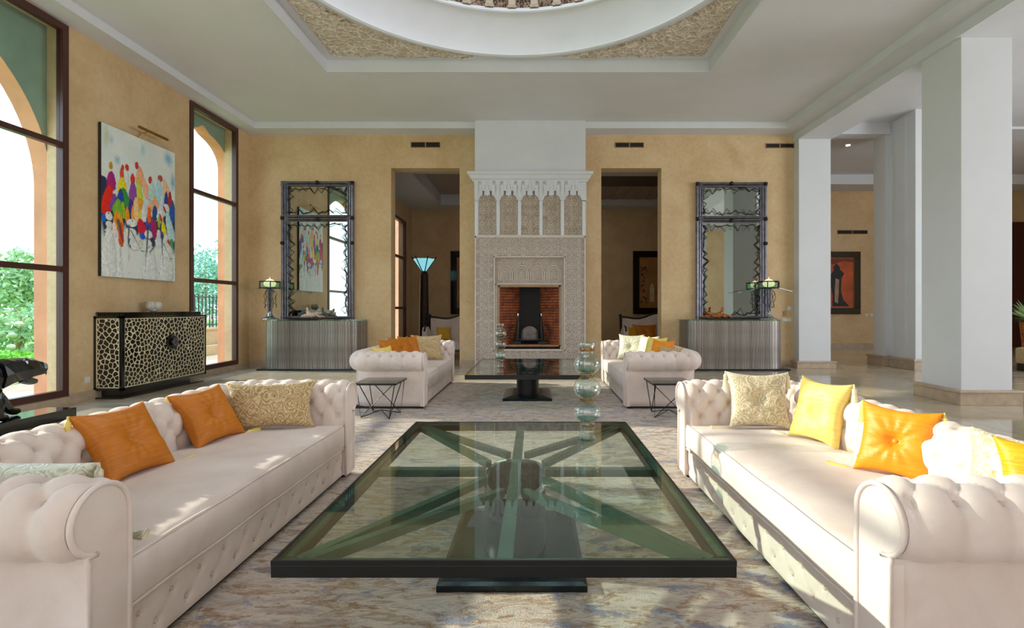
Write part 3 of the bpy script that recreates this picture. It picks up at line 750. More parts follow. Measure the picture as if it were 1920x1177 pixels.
sofa = make_sofa('chesterfield_sofa'); sofa.location = (-1.37, 2.665, 0)
sofa['label'] = 'blush tufted chesterfield sofa in the left foreground, holding two burnt orange pillows'; sofa['group'] = 'tufted chesterfield sofas'
dup(sofa, (1.09, 2.665, 0), 'blush tufted chesterfield sofa in the right foreground, washed in direct sunlight', rot=(0, 0, PI))
dup(sofa, (-1.36, 7.28, 0), 'blush tufted chesterfield sofa on the far left, beside the left doorway')
dup(sofa, (1.12, 7.28, 0), 'blush tufted chesterfield sofa on the far right, beside the right doorway', rot=(0, 0, PI))

# ================================================================== PILLOWS
def pillow(label, mat, loc, yaw, lean, wd=.42, ht=.42, th=.15, tassel='silk_yellow', roll=0, group=None, button=True, name='throw_pillow', seed=0):
    T = thing(name, label, 'pillow', loc, group=group); T.rotation_mode = 'ZYX'
    T.rotation_mode = 'XYZ'; R = Matrix.Rotation(math.radians(yaw), 3, 'Z') @ Matrix.Rotation(math.radians(-lean), 3, 'X') @ Matrix.Rotation(math.radians(roll), 3, 'Y'); T.rotation_euler = R.to_euler()
    n = 40; A = np.linspace(-1, 1, n+1); A = .45*A+.55*np.sin(A*PI/2); a, b = np.meshgrid(A, A, indexing='ij'); rs = np.random.RandomState(seed+11)
    ph = rs.uniform(0, 6, 6)
    x = a*wd/2*(1-.15*(1-b**2)*np.abs(a)**2); z = b*ht/2*(1-.15*(1-a**2)*np.abs(b)**2)
    t = ((1-a**2)*(1-b**2))**.38; r = np.hypot(x, z); th_ = np.arctan2(z, x)
    dimp = (np.exp(-(r/.035)**2)*.40+np.exp(-(r/.10)**2)*.22)*(1 if button else 0); ple = .055*np.sin(th_*12+ph[0])*np.exp(-((r-.06)/.07)**2)*(1 if button else 0)
    wr = .03*np.sin(x*34+z*21+ph[1])+.03*np.sin(z*52-x*17+ph[2])+.035*np.sin(a*14+ph[3])*np.abs(b)**4+.035*np.sin(b*15+ph[4])*np.abs(a)**4
    m = MB()
    for sg in (-1, 1):
        y = sg*th/2*t*(1-dimp+ple+wr); G = np.stack([x, y, z+ht/2], -1); m.grid(G, flip=sg > 0)
    cov = m.build('cover', mat, T, smooth='all')
    if button: MB().blob((0, -th/2*.38, ht/2), (.014, .008, .014), 10, 6).build('button', mat, cov, smooth='all')
    if tassel:
        for sx in (-1, 1):
            for sz in (0, 1):
                m = MB(); cx_ = sx*(wd/2+.0); cz_ = ht*sz
                # hangs straight down in the world
                dn = R.inverted() @ Vector((0, 0, -1)) if sz else (R.inverted() @ Vector((sx*.9*math.cos(math.radians(yaw)), sx*.9*math.sin(math.radians(yaw)), -.05))).normalized()
                p = Vector((cx_, 0, cz_)); 
                m.tube([p, p+dn*.02, p+dn*.03, p+dn*.05, p+dn*.115], [.004, .006, .014, .013, .022], 9)
                m.build('tassel', tassel, cov, smooth=50)
    return T
zs = .425
pillow('burnt orange silk pillow with centre button, nearer of the two on the left foreground sofa', 'silk_orange', (-1.93, 2.50, zs), 84, 31, seed=1, wd=.39, ht=.38)
pillow('burnt orange silk pillow with centre button, farther of the two on the left foreground sofa', 'silk_orange', (-1.93, 3.13, zs), 78, 31, seed=2, roll=-3, wd=.38, ht=.37)
pillow('long gold damask lumbar pillow in the far corner of the left foreground sofa', 'brocade_gold', (-1.80, 3.43, zs), 16, 18, wd=.58, ht=.33, th=.13, tassel=None, button=False, seed=3, name='lumbar_pillow')
pillow('sage and cream fringed lumbar pillow behind the near arm of the left foreground sofa', 'brocade_sage', (-1.83, 1.86, zs+.005), 178, 14, wd=.60, ht=.285, th=.14, tassel='brocade_sage', button=False, seed=4, name='lumbar_pillow')
pillow('square champagne brocade pillow leaning on the far arm of the right foreground sofa', 'brocade_beige', (1.53, 3.44, zs), -10, 16, wd=.41, ht=.395, th=.14, tassel='silk_cream', seed=5)
pillow('pale yellow satin pillow between the champagne and orange ones on the right foreground sofa', 'silk_yellow', (1.69, 3.09, zs), -66, 17, wd=.34, ht=.40, seed=6, roll=2, tassel='silk_cream')
pillow('bright orange silk pillow in full sun on the right foreground sofa', 'silk_bright_orange', (1.725, 2.45, zs), -48, 16, wd=.335, ht=.355, seed=7, roll=3)
pillow('cream embroidered pillow with gold sprigs half hidden behind the mustard one at the right edge', 'brocade_beige', (1.84, 1.95, zs), -62, 16, wd=.34, ht=.34, tassel=None, seed=8)
pillow('mustard silk pillow cut by the right edge of the picture', 'silk_mustard', (1.88, 1.80, zs), -32, 12, wd=.36, ht=.34, tassel=None, seed=9)
for i, (lab, mt, loc, yaw, lean, wd_, ht_) in enumerate([
    ('small pale yellow pillow nearest on the far left sofa', 'silk_yellow', (-1.93, 6.62, zs), 60, 20, .34, .34),
    ('burnt orange pillow just behind the pale yellow one on the far left sofa', 'silk_orange', (-1.93, 7.02, zs), 72, 20, .42, .42),
    ('burnt orange pillow in the middle of the row on the far left sofa', 'silk_orange', (-1.90, 7.40, zs), 64, 18, .42, .42),
    ('burnt orange pillow against the patterned one on the far left sofa', 'silk_orange', (-1.86, 7.76, zs), 58, 18, .42, .42),
    ('beige embroidered pillow at the far end of the far left sofa', 'brocade_gold', (-1.68, 7.92, zs), 20, 16, .50, .42),
    ('cream brocade pillow farthest back on the far right sofa', 'brocade_sage', (1.50, 8.02, zs), -25, 16, .42, .42),
    ('ivory silk pillow second from the back on the far right sofa', 'silk_cream', (1.66, 7.74, zs), -62, 18, .42, .42),
    ('pale yellow silk pillow next to the orange one on the far right sofa', 'silk_yellow', (1.70, 7.42, zs), -62, 18, .42, .42),
    ('bright orange pillow on the far right sofa', 'silk_bright_orange', (1.70, 7.02, zs), -60, 18, .42, .40),
    ('small beige brocade pillow nearest on the far right sofa', 'brocade_gold', (1.72, 6.62, zs), -50, 22, .36, .34)]):
    pillow(lab, mt, loc, yaw, lean, wd_, ht_, .13, tassel=None, seed=20+i)

# ================================================================== COFFEE TABLES
TZ = .4385
def stad(rx, ry, z, n=40, p=2.6):
    out = []
    for k in range(n):
        a = 2*PI*k/n; c, s_ = math.cos(a), math.sin(a); out.append((rx*abs(c)**(2/p)*(1 if c > 0 else -1), ry*abs(s_)**(2/p)*(1 if s_ > 0 else -1), z))
    return out
def loft(rings):
    n = len(rings[0]); V = [p for r in rings for p in r]; F = [(i*n+k, i*n+(k+1) % n, (i+1)*n+(k+1) % n, (i+1)*n+k) for i in range(len(rings)-1) for k in range(n)]
    return MB().add(V, F)
simple('glass_tinted_metal', '2c5a50', .25, metal=.3, var=.15)
def make_table():
    T = thing('coffee_table', '', 'coffee table'); hx_, hy = .748, .995
    f = .05
    for x0, x1, y0, y1 in ((-hx_, hx_, -hy, -hy+f), (-hx_, hx_, hy-f, hy), (-hx_, -hx_+f, -hy+f, hy-f), (hx_-f, hx_, -hy+f, hy-f)):
        fr_ = MB().bbox(x0, x1, y0, y1, TZ-.055, TZ-.014, .003).build('frame_rail', 'dark_metal', T)
        MB().box(x0+.009, x1-.009, y0+.009, y1-.009, TZ-.0139, TZ-.0132).build('rail_glass_tint', 'glass_tinted_metal', fr_)  # added strip; the black rail's teal look under glass put into its colour
    m = MB()
    for x0, x1, y0, y1 in ((-hx_, hx_, -hy, -hy+.008), (-hx_, hx_, hy-.008, hy), (-hx_, -hx_+.008, -hy+.008, hy-.008), (hx_-.008, hx_, -hy+.008, hy-.008)): m.box(x0, x1, y0, y1, TZ-.016, TZ)
    m.build('frame_lip', 'dark_metal', T)
    MB().box(-hx_+.009, hx_-.009, -hy+.009, hy-.009, TZ-.013, TZ-.002).build('glass_top', 'table_glass', T)
    def bar(x0, y0, x1, y1, wd_=.052, z=TZ-.030, zb=None):
        d = Vector((x1-x0, y1-y0)).normalized()*1; nx, ny = -d.y*wd_/2, d.x*wd_/2
        V = []
        zb = z if zb is None else zb
        for q in (-.024, .012): V += [(x0+nx, y0+ny, z+q), (x0-nx, y0-ny, z+q), (x1-nx, y1-ny, zb+q), (x1+nx, y1+ny, zb+q)]
        MB().add(V, [(0,1,2,3),(4,7,6,5),(0,4,5,1),(1,5,6,2),(2,6,7,3),(3,7,4,0)]).build('spoke', 'spoke_metal', T)
    cxr, cyr = .155, .28
    bar(0, -hy+f, 0, hy-f); bar(-hx_+f, 0, -cxr, 0); bar(cxr, 0, hx_-f, 0)
    for sx in (-1, 1):
        for sy in (-1, 1):
            bar(sx*(hx_-.06), sy*(hy-.06), sx*.15, sy*.13, .034); bar(sx*(hx_-.09), sy*(hy-.06), sx*.05, sy*.29, .034)
    z1 = TZ-.056
    cl_ = loft([stad(cxr, cyr, .06), stad(cxr, cyr, z1), stad(cxr-.010, cyr-.010, z1), stad(cxr-.010, cyr-.010, z1-.12), stad(.001, .001, z1-.12)])
    cl_ = cl_.build('column', 'dark_metal', T, smooth=40)
    loft([stad(cxr+.006, cyr+.006, z1-.012), stad(cxr+.006, cyr+.006, z1+.002), stad(cxr-.014, cyr-.014, z1+.002), stad(cxr-.014, cyr-.014, z1-.012)]).build('column_rim', 'chrome', cl_, smooth=40)
    bx_, by_ = .327, .43
    def rect(a, b, z): return [(-a, -b, z), (a, -b, z), (a, b, z), (-a, b, z)]
    m = loft([rect(bx_, by_, .02), rect(bx_, by_, .048), rect(bx_-.02, by_-.02, .056), rect(cxr+.05, cyr+.03, .078), rect(.001, .001, .078)]); m.f.append((3, 2, 1, 0)); m.build('pedestal_base', 'table_base', T)
    return T
simple('table_base', '20282a', .22, metal=.5, var=.25, vscale=10, bump=.15, bscale=40)
tb = make_table(); tb.location = (-.10, 2.62, 0); tb['label'] = 'large black framed glass coffee table with radial spokes in the foreground'; tb['group'] = 'glass coffee tables'
dup(tb, (-.10, 7.11, 0), 'black framed glass coffee table farther back, in front of the fireplace')

# side tables
def make_side():
    T = thing('side_table', '', 'side table'); hx_, hy, z = .235, .235, .405
    MB().bbox(-hx_, hx_, -hy, hy, z-.008, z, .002).build('glass_top', 'smoke_glass', T)
    m = MB()
    for a in ((-hx_, hx_, -hy, -hy+.014), (-hx_, hx_, hy-.014, hy), (-hx_, -hx_+.014, -hy, hy), (hx_-.014, hx_, -hy, hy)): m.box(*a, z-.024, z-.008)
    m.build('top_frame', 'dark_metal', T)
    tp = [(-.21, -.21), (.21, -.21), (.21, .21), (-.21, .21)]; bt = [(-.19, -.13), (.15, -.20), (.19, .13), (-.15, .20)]
    for k in range(4):
        a, b_ = tp[k], tp[(k+1) % 4]; p = bt[k]; q = bt[(k+1) % 4]
        MB().tube([(a[0], a[1], z-.02), (p[0], p[1], .008), (b_[0]*.9, b_[1]*.9, z-.02)], .0055, 6).build('leg', 'dark_metal', T, smooth=40)
        MB().tube([(p[0], p[1], .008), (0, 0, .065), (q[0], q[1], .008)], .0055, 6).build('stretcher', 'dark_metal', T, smooth=40)
    return T
sd = make_side(); sd.location = (-1.76, 5.80, .018); sd['label'] = 'side table with crossed black wire legs by the far left sofa'; sd['group'] = 'wire legged side tables'
dup(sd, (1.53, 5.80, .018), 'side table with crossed black wire legs by the far right sofa', rot=(0, 0, .0))

# bubble vases
def make_vase():
    T = thing('bubble_vase', '', 'vase'); prof = [(.052, 0), (.058, .004), (.050, .02), (.044, .06), (.047, .09), (.050, .10)]
    cs = [.167, .317, .466]; H = .062; R = .085
    for c_ in cs:
        for k in range(0, 13):
            a = -PI/2+.42+k/12*(PI-.84); prof.append((R*math.cos(a)**.8, c_+H/math.sin(PI/2-.0)*math.sin(a)*1.08))
    prof += [(.042, .545), (.044, .565), (.050, .575), (.052, .597), (.049, .600)]
    inn = [(max(r-.004, .004), z) for r, z in prof[::-1] if z > .105]
    inn += [(.03, .108), (.001, .106)]
    MB().lathe(prof, 32, cap=False).add([], []).build('outer_wall', 'vase_glass', T, smooth='all')
    MB().lathe(inn, 32, cap=False).build('inner_wall', 'vase_glass', T, smooth='all')
    for c_ in (.092, .242, .392, .555): MB().lathe([(.045, c_-.012), (.047, c_), (.045, c_+.012)], 28, cap=False).build('joint_ring', 'amber_glass' if c_ > .1 else 'amber_glass', T, smooth='all')
    for c_ in cs: MB().lathe([(.001, c_-.052), (.048, c_-.050), (.066, c_-.036), (.001, c_-.034)], 28, cap=False).build('tinted_bowl', 'aqua_glass', T, smooth=40)
    MB().lathe([(.001, .001), (.05, .001), (.05, .004), (.001, .004)], 28, cap=False).build('foot_disc', 'aqua_glass', T)
    return T
glass('aqua_glass', 'a8dcd8', 1.5)
vs = make_vase(); vs.location = (.325, 3.15, TZ-.001); vs['label'] = 'tall clear glass vase of stacked bubbles on the foreground coffee table'; vs['group'] = 'stacked bubble vases'
dup(vs, (-.475, 6.95, TZ-.001), 'tall clear glass vase of stacked bubbles on the farther coffee table')

# ================================================================== CONSOLES, MIRRORS, LAMPS
slat_m = [MB().bbox(-w_/2, w_/2, -.012, .012, 0, .965, .003).mesh('slat', 'weathered_steel') for w_ in (.034, .044, .056)]
def console(x0, x1, y0, label, seed):
    T = thing('console', label, 'console', ((x0+x1)/2, YB-.03, 0), group='slatted steel consoles'); hw_ = (x1-x0)/2; dep = YB-.03-y0; rs = random.Random(seed)
    def front(t_): return (hw_*math.sin(t_*PI/2)**1, 0)
    # plan curve: superellipse half
    pts = []
    n = 400
    for k in range(n+1):
        a = PI-PI*k/n; c, s_ = math.cos(a), math.sin(a); pts.append(Vector((hw_*abs(c)**(2/7)*(1 if c > 0 else -1), -dep*max(s_, 0)**(2/3.2))))
    cum = [0]
    for a, b_ in zip(pts, pts[1:]): cum.append(cum[-1]+(b_-a).length)
    pos = .02; i = 0
    while pos < cum[-1]-.02:
        w_ = rs.choice((0, 1, 2)); wd_ = (.034, .044, .056)[w_]; pc = pos+wd_/2
        while i < n-1 and cum[i+1] < pc: i += 1
        d = (pts[i+1]-pts[i]).normalized(); p = pts[i]+d*(pc-cum[i])
        o = bpy.data.objects.new('slat', slat_m[w_]); C.objects.link(o); o.parent = T; off = rs.uniform(0, .012)
        o.location = (p.x-d.y*off*-1*0, p.y-off*.6, .028); o.rotation_euler = (0, 0, math.atan2(d.y, d.x)); pos += wd_+.003
    core = [(p.x*.985, p.y*.97) for p in pts[::10]]
    MB().prism(core, .02, .99, 'z').build('carcass', 'dark_bronze', T)
    MB().bbox(-hw_-.04, hw_+.06, -dep-.05, 0, .0, .028, .004).build('base_plate', 'blue_steel', T)
    rim = [(p.x*1.03+(.04 if p.x > 0 else -.04), p.y*1.05+rs.uniform(-.012, .012)) for p in pts[::6]]
    MB().prism(rim, .993, 1.018, 'z').build('glass_top', 'green_glass', T)
    return T
simple('blue_steel', '26323a', .3, metal=.6, var=.15)
console(-5.50, -3.54, 10.12, 'slatted steel console with a wavy glass top under the left mirror', 1)
console(3.05, 5.03, 10.12, 'slatted steel console with a wavy glass top under the right mirror', 2)

def wall_mirror(x0, x1, z0, z1, zc, label, seed):
    T = thing('wall_mirror', label, 'mirror', ((x0+x1)/2, YB, z0), group='steel framed wall mirrors'); hw_ = (x1-x0)/2; H = z1-z0; rs = random.Random(seed); hc = zc-z0
    MB().box(-hw_+.03, hw_-.03, -.035, 0, .02, H-.02).build('backing', 'dark_bronze', T)
    for a, b_ in ((.04, hc-.06), (hc+.06, H-.06)): MB().box(-hw_+.10, hw_-.10, -.045, -.036, a, b_).build('mirror_glass', 'mirror', T)
    for sx in (-1, 1):
        for q, (o_, r) in enumerate(((.0, .030), (.055, .022), (.10, .016))):
            MB().tube([(sx*(hw_-.03-o_), -.055, .0), (sx*(hw_-.03-o_), -.055, H)], r, 8).build('frame_tube', 'mirror_steel', T, smooth=40)
    for z in (H-.03, H-.085, hc+.045, hc-.01, hc-.055, .03):
        MB().tube([(-hw_, -.058, z), (hw_, -.058, z)], .026 if z != hc-.055 else .014, 8).build('frame_tube', 'mirror_steel', T, smooth=40)
    for x, z in ((0, H-.03), (0, hc-.03), (hw_-.03, H-.04), (hw_-.03, hc), (-hw_+.03, hc), (-hw_+.03, H*.55 if seed < 5 else H-.04), (hw_-.03, H*.55)):
        MB().blob((x, -.085, z), (.045, .03, .04), 8, 6).build('boss', 'dark_metal', T, smooth='all')
    # crumpled wire along the edges
    def wig(p0, p1, amp, inn, n, nm=3):
        amp *= 1.3
        for s_ in range(nm):
            pts = []; p0v, p1v = Vector(p0), Vector(p1); iv = Vector(inn)
            for k in range(n+1):
                t_ = k/n; pts.append(p0v.lerp(p1v, min(1, max(0, t_+rs.uniform(-.3, .3)/n)))+iv*(rs.uniform(.1, 1)*amp if k % 2 else rs.uniform(0, .35)*amp))
            MB().tube([(p.x, -.065-.008*s_, p.y) for p in pts], .0062, 4).build('wire_trim', 'dark_metal', T)
    a = hw_-.13
    wig((-a, .1), (-a, hc-.12), .12, (1, 0), 22); wig((a, .1), (a, hc-.12), .12, (-1, 0), 22)
    wig((-a, hc-.09), (a, hc-.09), .13, (0, -1), 18, 2); wig((-a, H-.11), (a, H-.11), .12, (0, -1), 16, 2); wig((-a, hc+.08), (a, hc+.08), .13, (0, 1), 16, 2)
    wig((-a, hc+.1), (-a, H-.12), .11, (1, 0), 8, 2); wig((a, hc+.1), (a, H-.12), .11, (-1, 0), 8, 2)
    if seed > 5: wig((.0, .06), (a, .06), .14, (0, 1), 9, 2)
    return T
wall_mirror(-5.33, -3.80, 1.02, 3.91, 3.13, 'tall two part steel framed mirror with crumpled wire, reflecting the painting', 3)
wall_mirror(3.38, 4.87, 1.02, 3.89, 3.11, 'tall two part steel framed mirror with crumpled wire, reflecting white columns', 7)

def table_lamp(x, y, label, flip, seed):
    T = thing('table_lamp', label, 'lamp', (x, y, 1.019), group='forged steel console lamps'); rs = random.Random(seed)
    MB().lathe([(.17, 0), (.165, .012), (.10, .035), (.05, .09), (.035, .16)], 24).build('base', 'chrome', T, smooth=50)
    for k in range(3):
        a = 2*PI*k/3; MB().tube([(.028*math.cos(a), .028*math.sin(a), .13), (.035*math.cos(a), .035*math.sin(a), .62)], .018, 8).build('post', 'mirror_steel', T, smooth=50)
    for k in range(9):
        a = 2*PI*k/9; pts = [(.06*math.cos(a), .06*math.sin(a), .60)]; r = .09
        for q in range(7): pts.append((rs.uniform(.06, .14)*math.cos(a+rs.uniform(-.2, .2)), rs.uniform(.06, .12)*math.sin(a), .56-q*.055))
        MB().tube(pts, .005, 4).build('wire_drop', 'dark_metal', T)
    n = 6; m = MB()
    MB().lathe([(.001, .60), (.16, .625), (.19, .645), (.001, .66)], 12).build('dish', 'green_glass', T, smooth=30)
    for k in range(n):
        a0, a1 = 2*PI*k/n, 2*PI*(k+1)/n; r = .21
        p0, p1 = (r*math.cos(a0), r*math.sin(a0)), (r*math.cos(a1), r*math.sin(a1))
        MB().add([(p0[0]*.96, p0[1]*.96, .64), (p1[0]*.96, p1[1]*.96, .64), (p1[0], p1[1], .755), (p0[0], p0[1], .755), (p0[0]*.93, p0[1]*.93, .64), (p1[0]*.93, p1[1]*.93, .64), (p1[0]*.97, p1[1]*.97, .755), (p0[0]*.97, p0[1]*.97, .755)], [(0,1,2,3),(4,7,6,5),(0,4,5,1),(3,2,6,7),(0,3,7,4),(1,5,6,2)]).build('shade_panel', 'green_glass', T)
        m.tube([(p0[0], p0[1], .62), (p0[0], p0[1], .77)], .010, 6).tube([(p0[0], p0[1], .765), (p1[0], p1[1], .765)], .012, 6).tube([(p0[0], p0[1], .635), (p1[0], p1[1], .635)], .010, 6)
    m.build('shade_frame', 'dark_metal', T, smooth=40)
    MB().lathe([(.001, .66), (.09, .67), (.12, .72), (.10, .775), (.05, .81), (.012, .825)], 20).tube([(0, 0, .82), (0, 0, .86)], .006, 6).build('alabaster_dome', 'alabaster', T, smooth=50)
    for sg, L, dz in ((-1, .52, -.04), (1, .62, -.06)):
        sg2 = sg*flip; MB().add([(sg2*.18, -.07, .63), (sg2*.18, .07, .63), (sg2*L, .01, .60+dz), (sg2*(L-.05), -.03, .60+dz), (sg2*.18, -.07, .642), (sg2*.18, .07, .642), (sg2*L, .01, .612+dz), (sg2*(L-.05), -.03, .612+dz)], [(0,3,2,1),(4,5,6,7),(0,1,5,4),(1,2,6,5),(2,3,7,6),(3,0,4,7)]).build('glass_wing', 'green_glass', T)
    return T
table_lamp(-5.42, 10.36, 'forged steel lamp with glass wings at the left end of the left console', 1, 4)
table_lamp(4.78, 10.36, 'forged steel lamp with glass wings at the right end of the right console', -1, 5)

def figurine(loc, rz, label, ma, mb, sc=1.0):
    T = thing('reclining_figurine', label, 'figurine', loc, rz)
    MB().bbox(-.22*sc, .22*sc, -.08, .08, 0, .03, .008).build('plinth', 'dark_wood', T)
    m = MB().tube([(-.20*sc, 0, .05), (-.10*sc, 0, .075), (0, 0, .08), (.08*sc, 0, .09), (.13*sc, 0, .15)], [.03, .045, .05, .045, .025], 10); m.blob((.15*sc, 0, .19), .028, 10, 8)
    m.tube([(.08*sc, -.02, .10), (.17*sc, -.05, .06), (.21*sc, -.04, .04)], [.02, .015, .01], 8); m.build('reclining_body', mb, T, smooth='all')
    m = MB().tube([(.02*sc, .01, .04), (-.05*sc, .01, .11), (-.09*sc, 0, .16), (-.08*sc, 0, .21), (-.10*sc, 0, .25)], [.05, .045, .03, .02, .008], 10); m.blob((-.09*sc, 0, .22), .024, 10, 8); m.build('seated_body', ma, T, smooth='all')
    m = MB()
    for k in range(5): m.tube([(-.22*sc+k*.09*sc, .05, .03), (-.16*sc+k*.08*sc, .06, .07+.02*(k % 2)), (-.08*sc+k*.08*sc, .05, .05)], .016, 6)
    m.build('drapery', mb, T, smooth='all')
figurine((-4.53, 10.28, 1.018), 0, 'small cream and terracotta reclining figure sculpture on the left console', 'cream_figure', 'cream_figure')
figurine((3.68, 10.28, 1.018), PI, 'small amber bronze pair of reclining figures on the right console', 'bronze_figure', 'bronze_figure', 1.4)

# ================================================================== SIDEBOARD with cellular bone lattice
def clip(poly, p, q):      # keep side nearer p than q
    mx, my = (p[0]+q[0])/2, (p[1]+q[1])/2; nx, ny = q[0]-p[0], q[1]-p[1]; out = []
    for i in range(len(poly)):
        a, b_ = poly[i], poly[(i+1) % len(poly)]; da = (a[0]-mx)*nx+(a[1]-my)*ny; db = (b_[0]-mx)*nx+(b_[1]-my)*ny
        if da <= 0: out.append(a)
        if da*db < 0:
            t_ = da/(da-db); out.append((a[0]+(b_[0]-a[0])*t_, a[1]+(b_[1]-a[1])*t_))
    return out
def lattice(W, H, step, seed, hole=None, big=()):
    rs = random.Random(seed); pts = []
    tries = 0
    pts += [b_ for b_ in big]
    while tries < 9000:
        tries += 1; p = (rs.uniform(0, W), rs.uniform(0, H)); dmin = step*rs.uniform(.72, 1.15)
        if all((p[0]-q[0])**2+(p[1]-q[1])**2 > (dmin*(1.35 if q in big else 1))**2 for q in pts): pts.append(p)
    cells = []
    for p in pts:
        nb = sorted(pts, key=lambda q: (p[0]-q[0])**2+(p[1]-q[1])**2)[1:16]; poly = [(0, 0), (W, 0), (W, H), (0, H)]
        for q in nb: poly = clip(poly, p, q)
        cells.append((p, poly))
    m = MB(); gp = .0042
    for p, poly in cells:
        if hole and math.hypot(p[0]-hole[0], p[1]-hole[1]) < hole[2]: continue
        n = len(poly); cx_ = sum(a[0] for a in poly)/n; cy_ = sum(a[1] for a in poly)/n
        # subdivide the outline then round the opening
        den = []
        for i in range(n):
            a, b_ = poly[i], poly[(i+1) % n]; den += [a, ((a[0]+b_[0])/2, (a[1]+b_[1])/2)]
        k = len(den); inn = []
        rad = min(math.hypot((a[0]-cx_), (a[1]-cy_)) for a in den)
        for a in den:
            d = math.hypot(a[0]-cx_, a[1]-cy_); t_ = (min(d, rad*1.75)-gp)/max(d, 1e-6); t_ = max(.2, t_); inn.append((cx_+(a[0]-cx_)*t_, cy_+(a[1]-cy_)*t_))
        V = [(a[0], a[1], 0) for a in den]+[(a[0], a[1], 0) for a in inn]+[(a[0], a[1], -.006) for a in inn]
        F = [(i, (i+1) % k, k+(i+1) % k, k+i) for i in range(k)]+[(k+i, k+(i+1) % k, 2*k+(i+1) % k, 2*k+i) for i in range(k)]
        m.add(V, F)
    for (a, b_, c, d) in ((0, W, 0, .012), (0, W, H-.012, H), (0, .012, 0, H), (W-.012, W, 0, H)): m.box(a, b_, c, d, -.006, .001)
    return m
sx0, sx1, sy0, sy1 = -6.035, -5.65, 6.93, 8.70
T = thing('sideboard', 'black lacquer sideboard inlaid with a cream cellular lattice below the painting', 'sideboard', ((sx0+sx1)/2, (sy0+sy1)/2, 0))
hx_, hy = (sx1-sx0)/2, (sy1-sy0)/2; bz0, bz1 = .115, 1.135
MB().bbox(-hx_, hx_-.012, -hy+.012, hy, bz0, bz1, .004).build('body', 'black_lacquer', T)
for (a, b_, c, d) in ((-hy, hy, bz0, bz0+.035), (-hy, hy, bz1-.03, bz1), (-hy, -hy+.045, bz0, bz1), (hy-.03, hy, bz0, bz1)): MB().box(hx_-.014, hx_+.004, a, b_, c, d).build('edge_rail', 'black_lacquer', T)
for (a, b_, c, d) in ((-hx_, hx_, bz0, bz0+.035), (-hx_, hx_, bz1-.03, bz1), (-hx_, -hx_+.03, bz0, bz1), (hx_-.035, hx_, bz0, bz1)): MB().box(a, b_, -hy-.002, -hy+.014, c, d).build('edge_rail', 'black_lacquer', T)
W, H = 2*hy-.075, bz1-bz0-.065
lt = lattice(W, H, .062, 3, hole=(W*.54, H*.60, .09), big=[(W*.50, H*.86), (W*.60, H*.86), (W*.50, H*.36), (W*.58, H*.33), (W*.30, H*.47)])
o = lt.build('lattice_front', 'bone', T); o.rotation_euler = (PI/2, 0, PI/2); o.location = (hx_-.004, -hy+.045, bz0+.035)
W2 = 2*hx_-.065; lt = lattice(W2, H, .072, 9); o = lt.build('lattice_side', 'bone', T); o.rotation_euler = (PI/2, 0, 0); o.location = (-hx_+.03, -hy+.004, bz0+.035)
yk, zk = -hy+.045+W*.54, bz0+.035+H*.60
def disc(name, prof, mat): o = MB().lathe(prof, 32).build(name, mat, T, smooth=40); o.rotation_euler = (0, PI/2, 0); o.location = (hx_-.004, yk, zk); return o
disc('door_boss', [(.125, 0), (.125, .012), (.11, .018), (.06, .018)], 'black_lacquer'); disc('door_knob', [(.03, .015), (.03, .04), (.055, .045), (.058, .06), (.045, .068), (.03, .068), (.028, .06), (.001, .06)], 'mirror_steel')
MB().box(-hx_+.01, hx_-.03, -hy+.05, hy-.10, bz1, bz1+.012).bbox(-hx_, hx_-.02, -hy+.03, hy-.08, bz1+.045, bz1+.055, .003).build('top_slab', 'black_lacquer', T)
m = MB(); k = 0
while -hy+.03+k*.030 < hy-.10: m.box(hx_-.06, hx_-.022, -hy+.035+k*.030, -hy+.035+k*.030+.018, bz1, bz1+.047); k += 1
for k in range(12): m.box(-hx_+.02+k*.028, -hx_+.02+k*.028+.016, -hy+.03, -hy+.06, bz1, bz1+.047)
m.box(-hx_+.02, hx_-.06, -hy+.06, hy-.10, bz1+.01, bz1+.046); m.build('notched_edge', 'black_lacquer', T, kind='stuff')
MB().bbox(-hx_+.02, hx_-.10, -hy+.10, hy-.25, .02, .118, .004).build('recessed_plinth', 'black_lacquer', T); MB().bbox(-hx_, hx_-.0, -hy, hy-.06, .0, .022, .004).build('base_plate', 'black_lacquer', T)

vz = thing('lobed_vase', 'small pale lobed porcelain vase on top of the sideboard', 'vase', (-5.86, 7.78, 1.19))
m = MB().lathe([(.03, 0), (.05, .01), (.07, .04)], 16)
for k in range(3):
    a = 2*PI*k/3+.4; m2 = MB().lathe([(.03, .02), (.062, .05), (.066, .10), (.052, .135), (.045, .155), (.038, .155), (.045, .13)], 16, (.052*math.cos(a), .052*math.sin(a), 0), cap=False); m2.build('lobe', 'porcelain', vz, smooth='all')
m.build('foot', 'porcelain', vz, smooth='all')

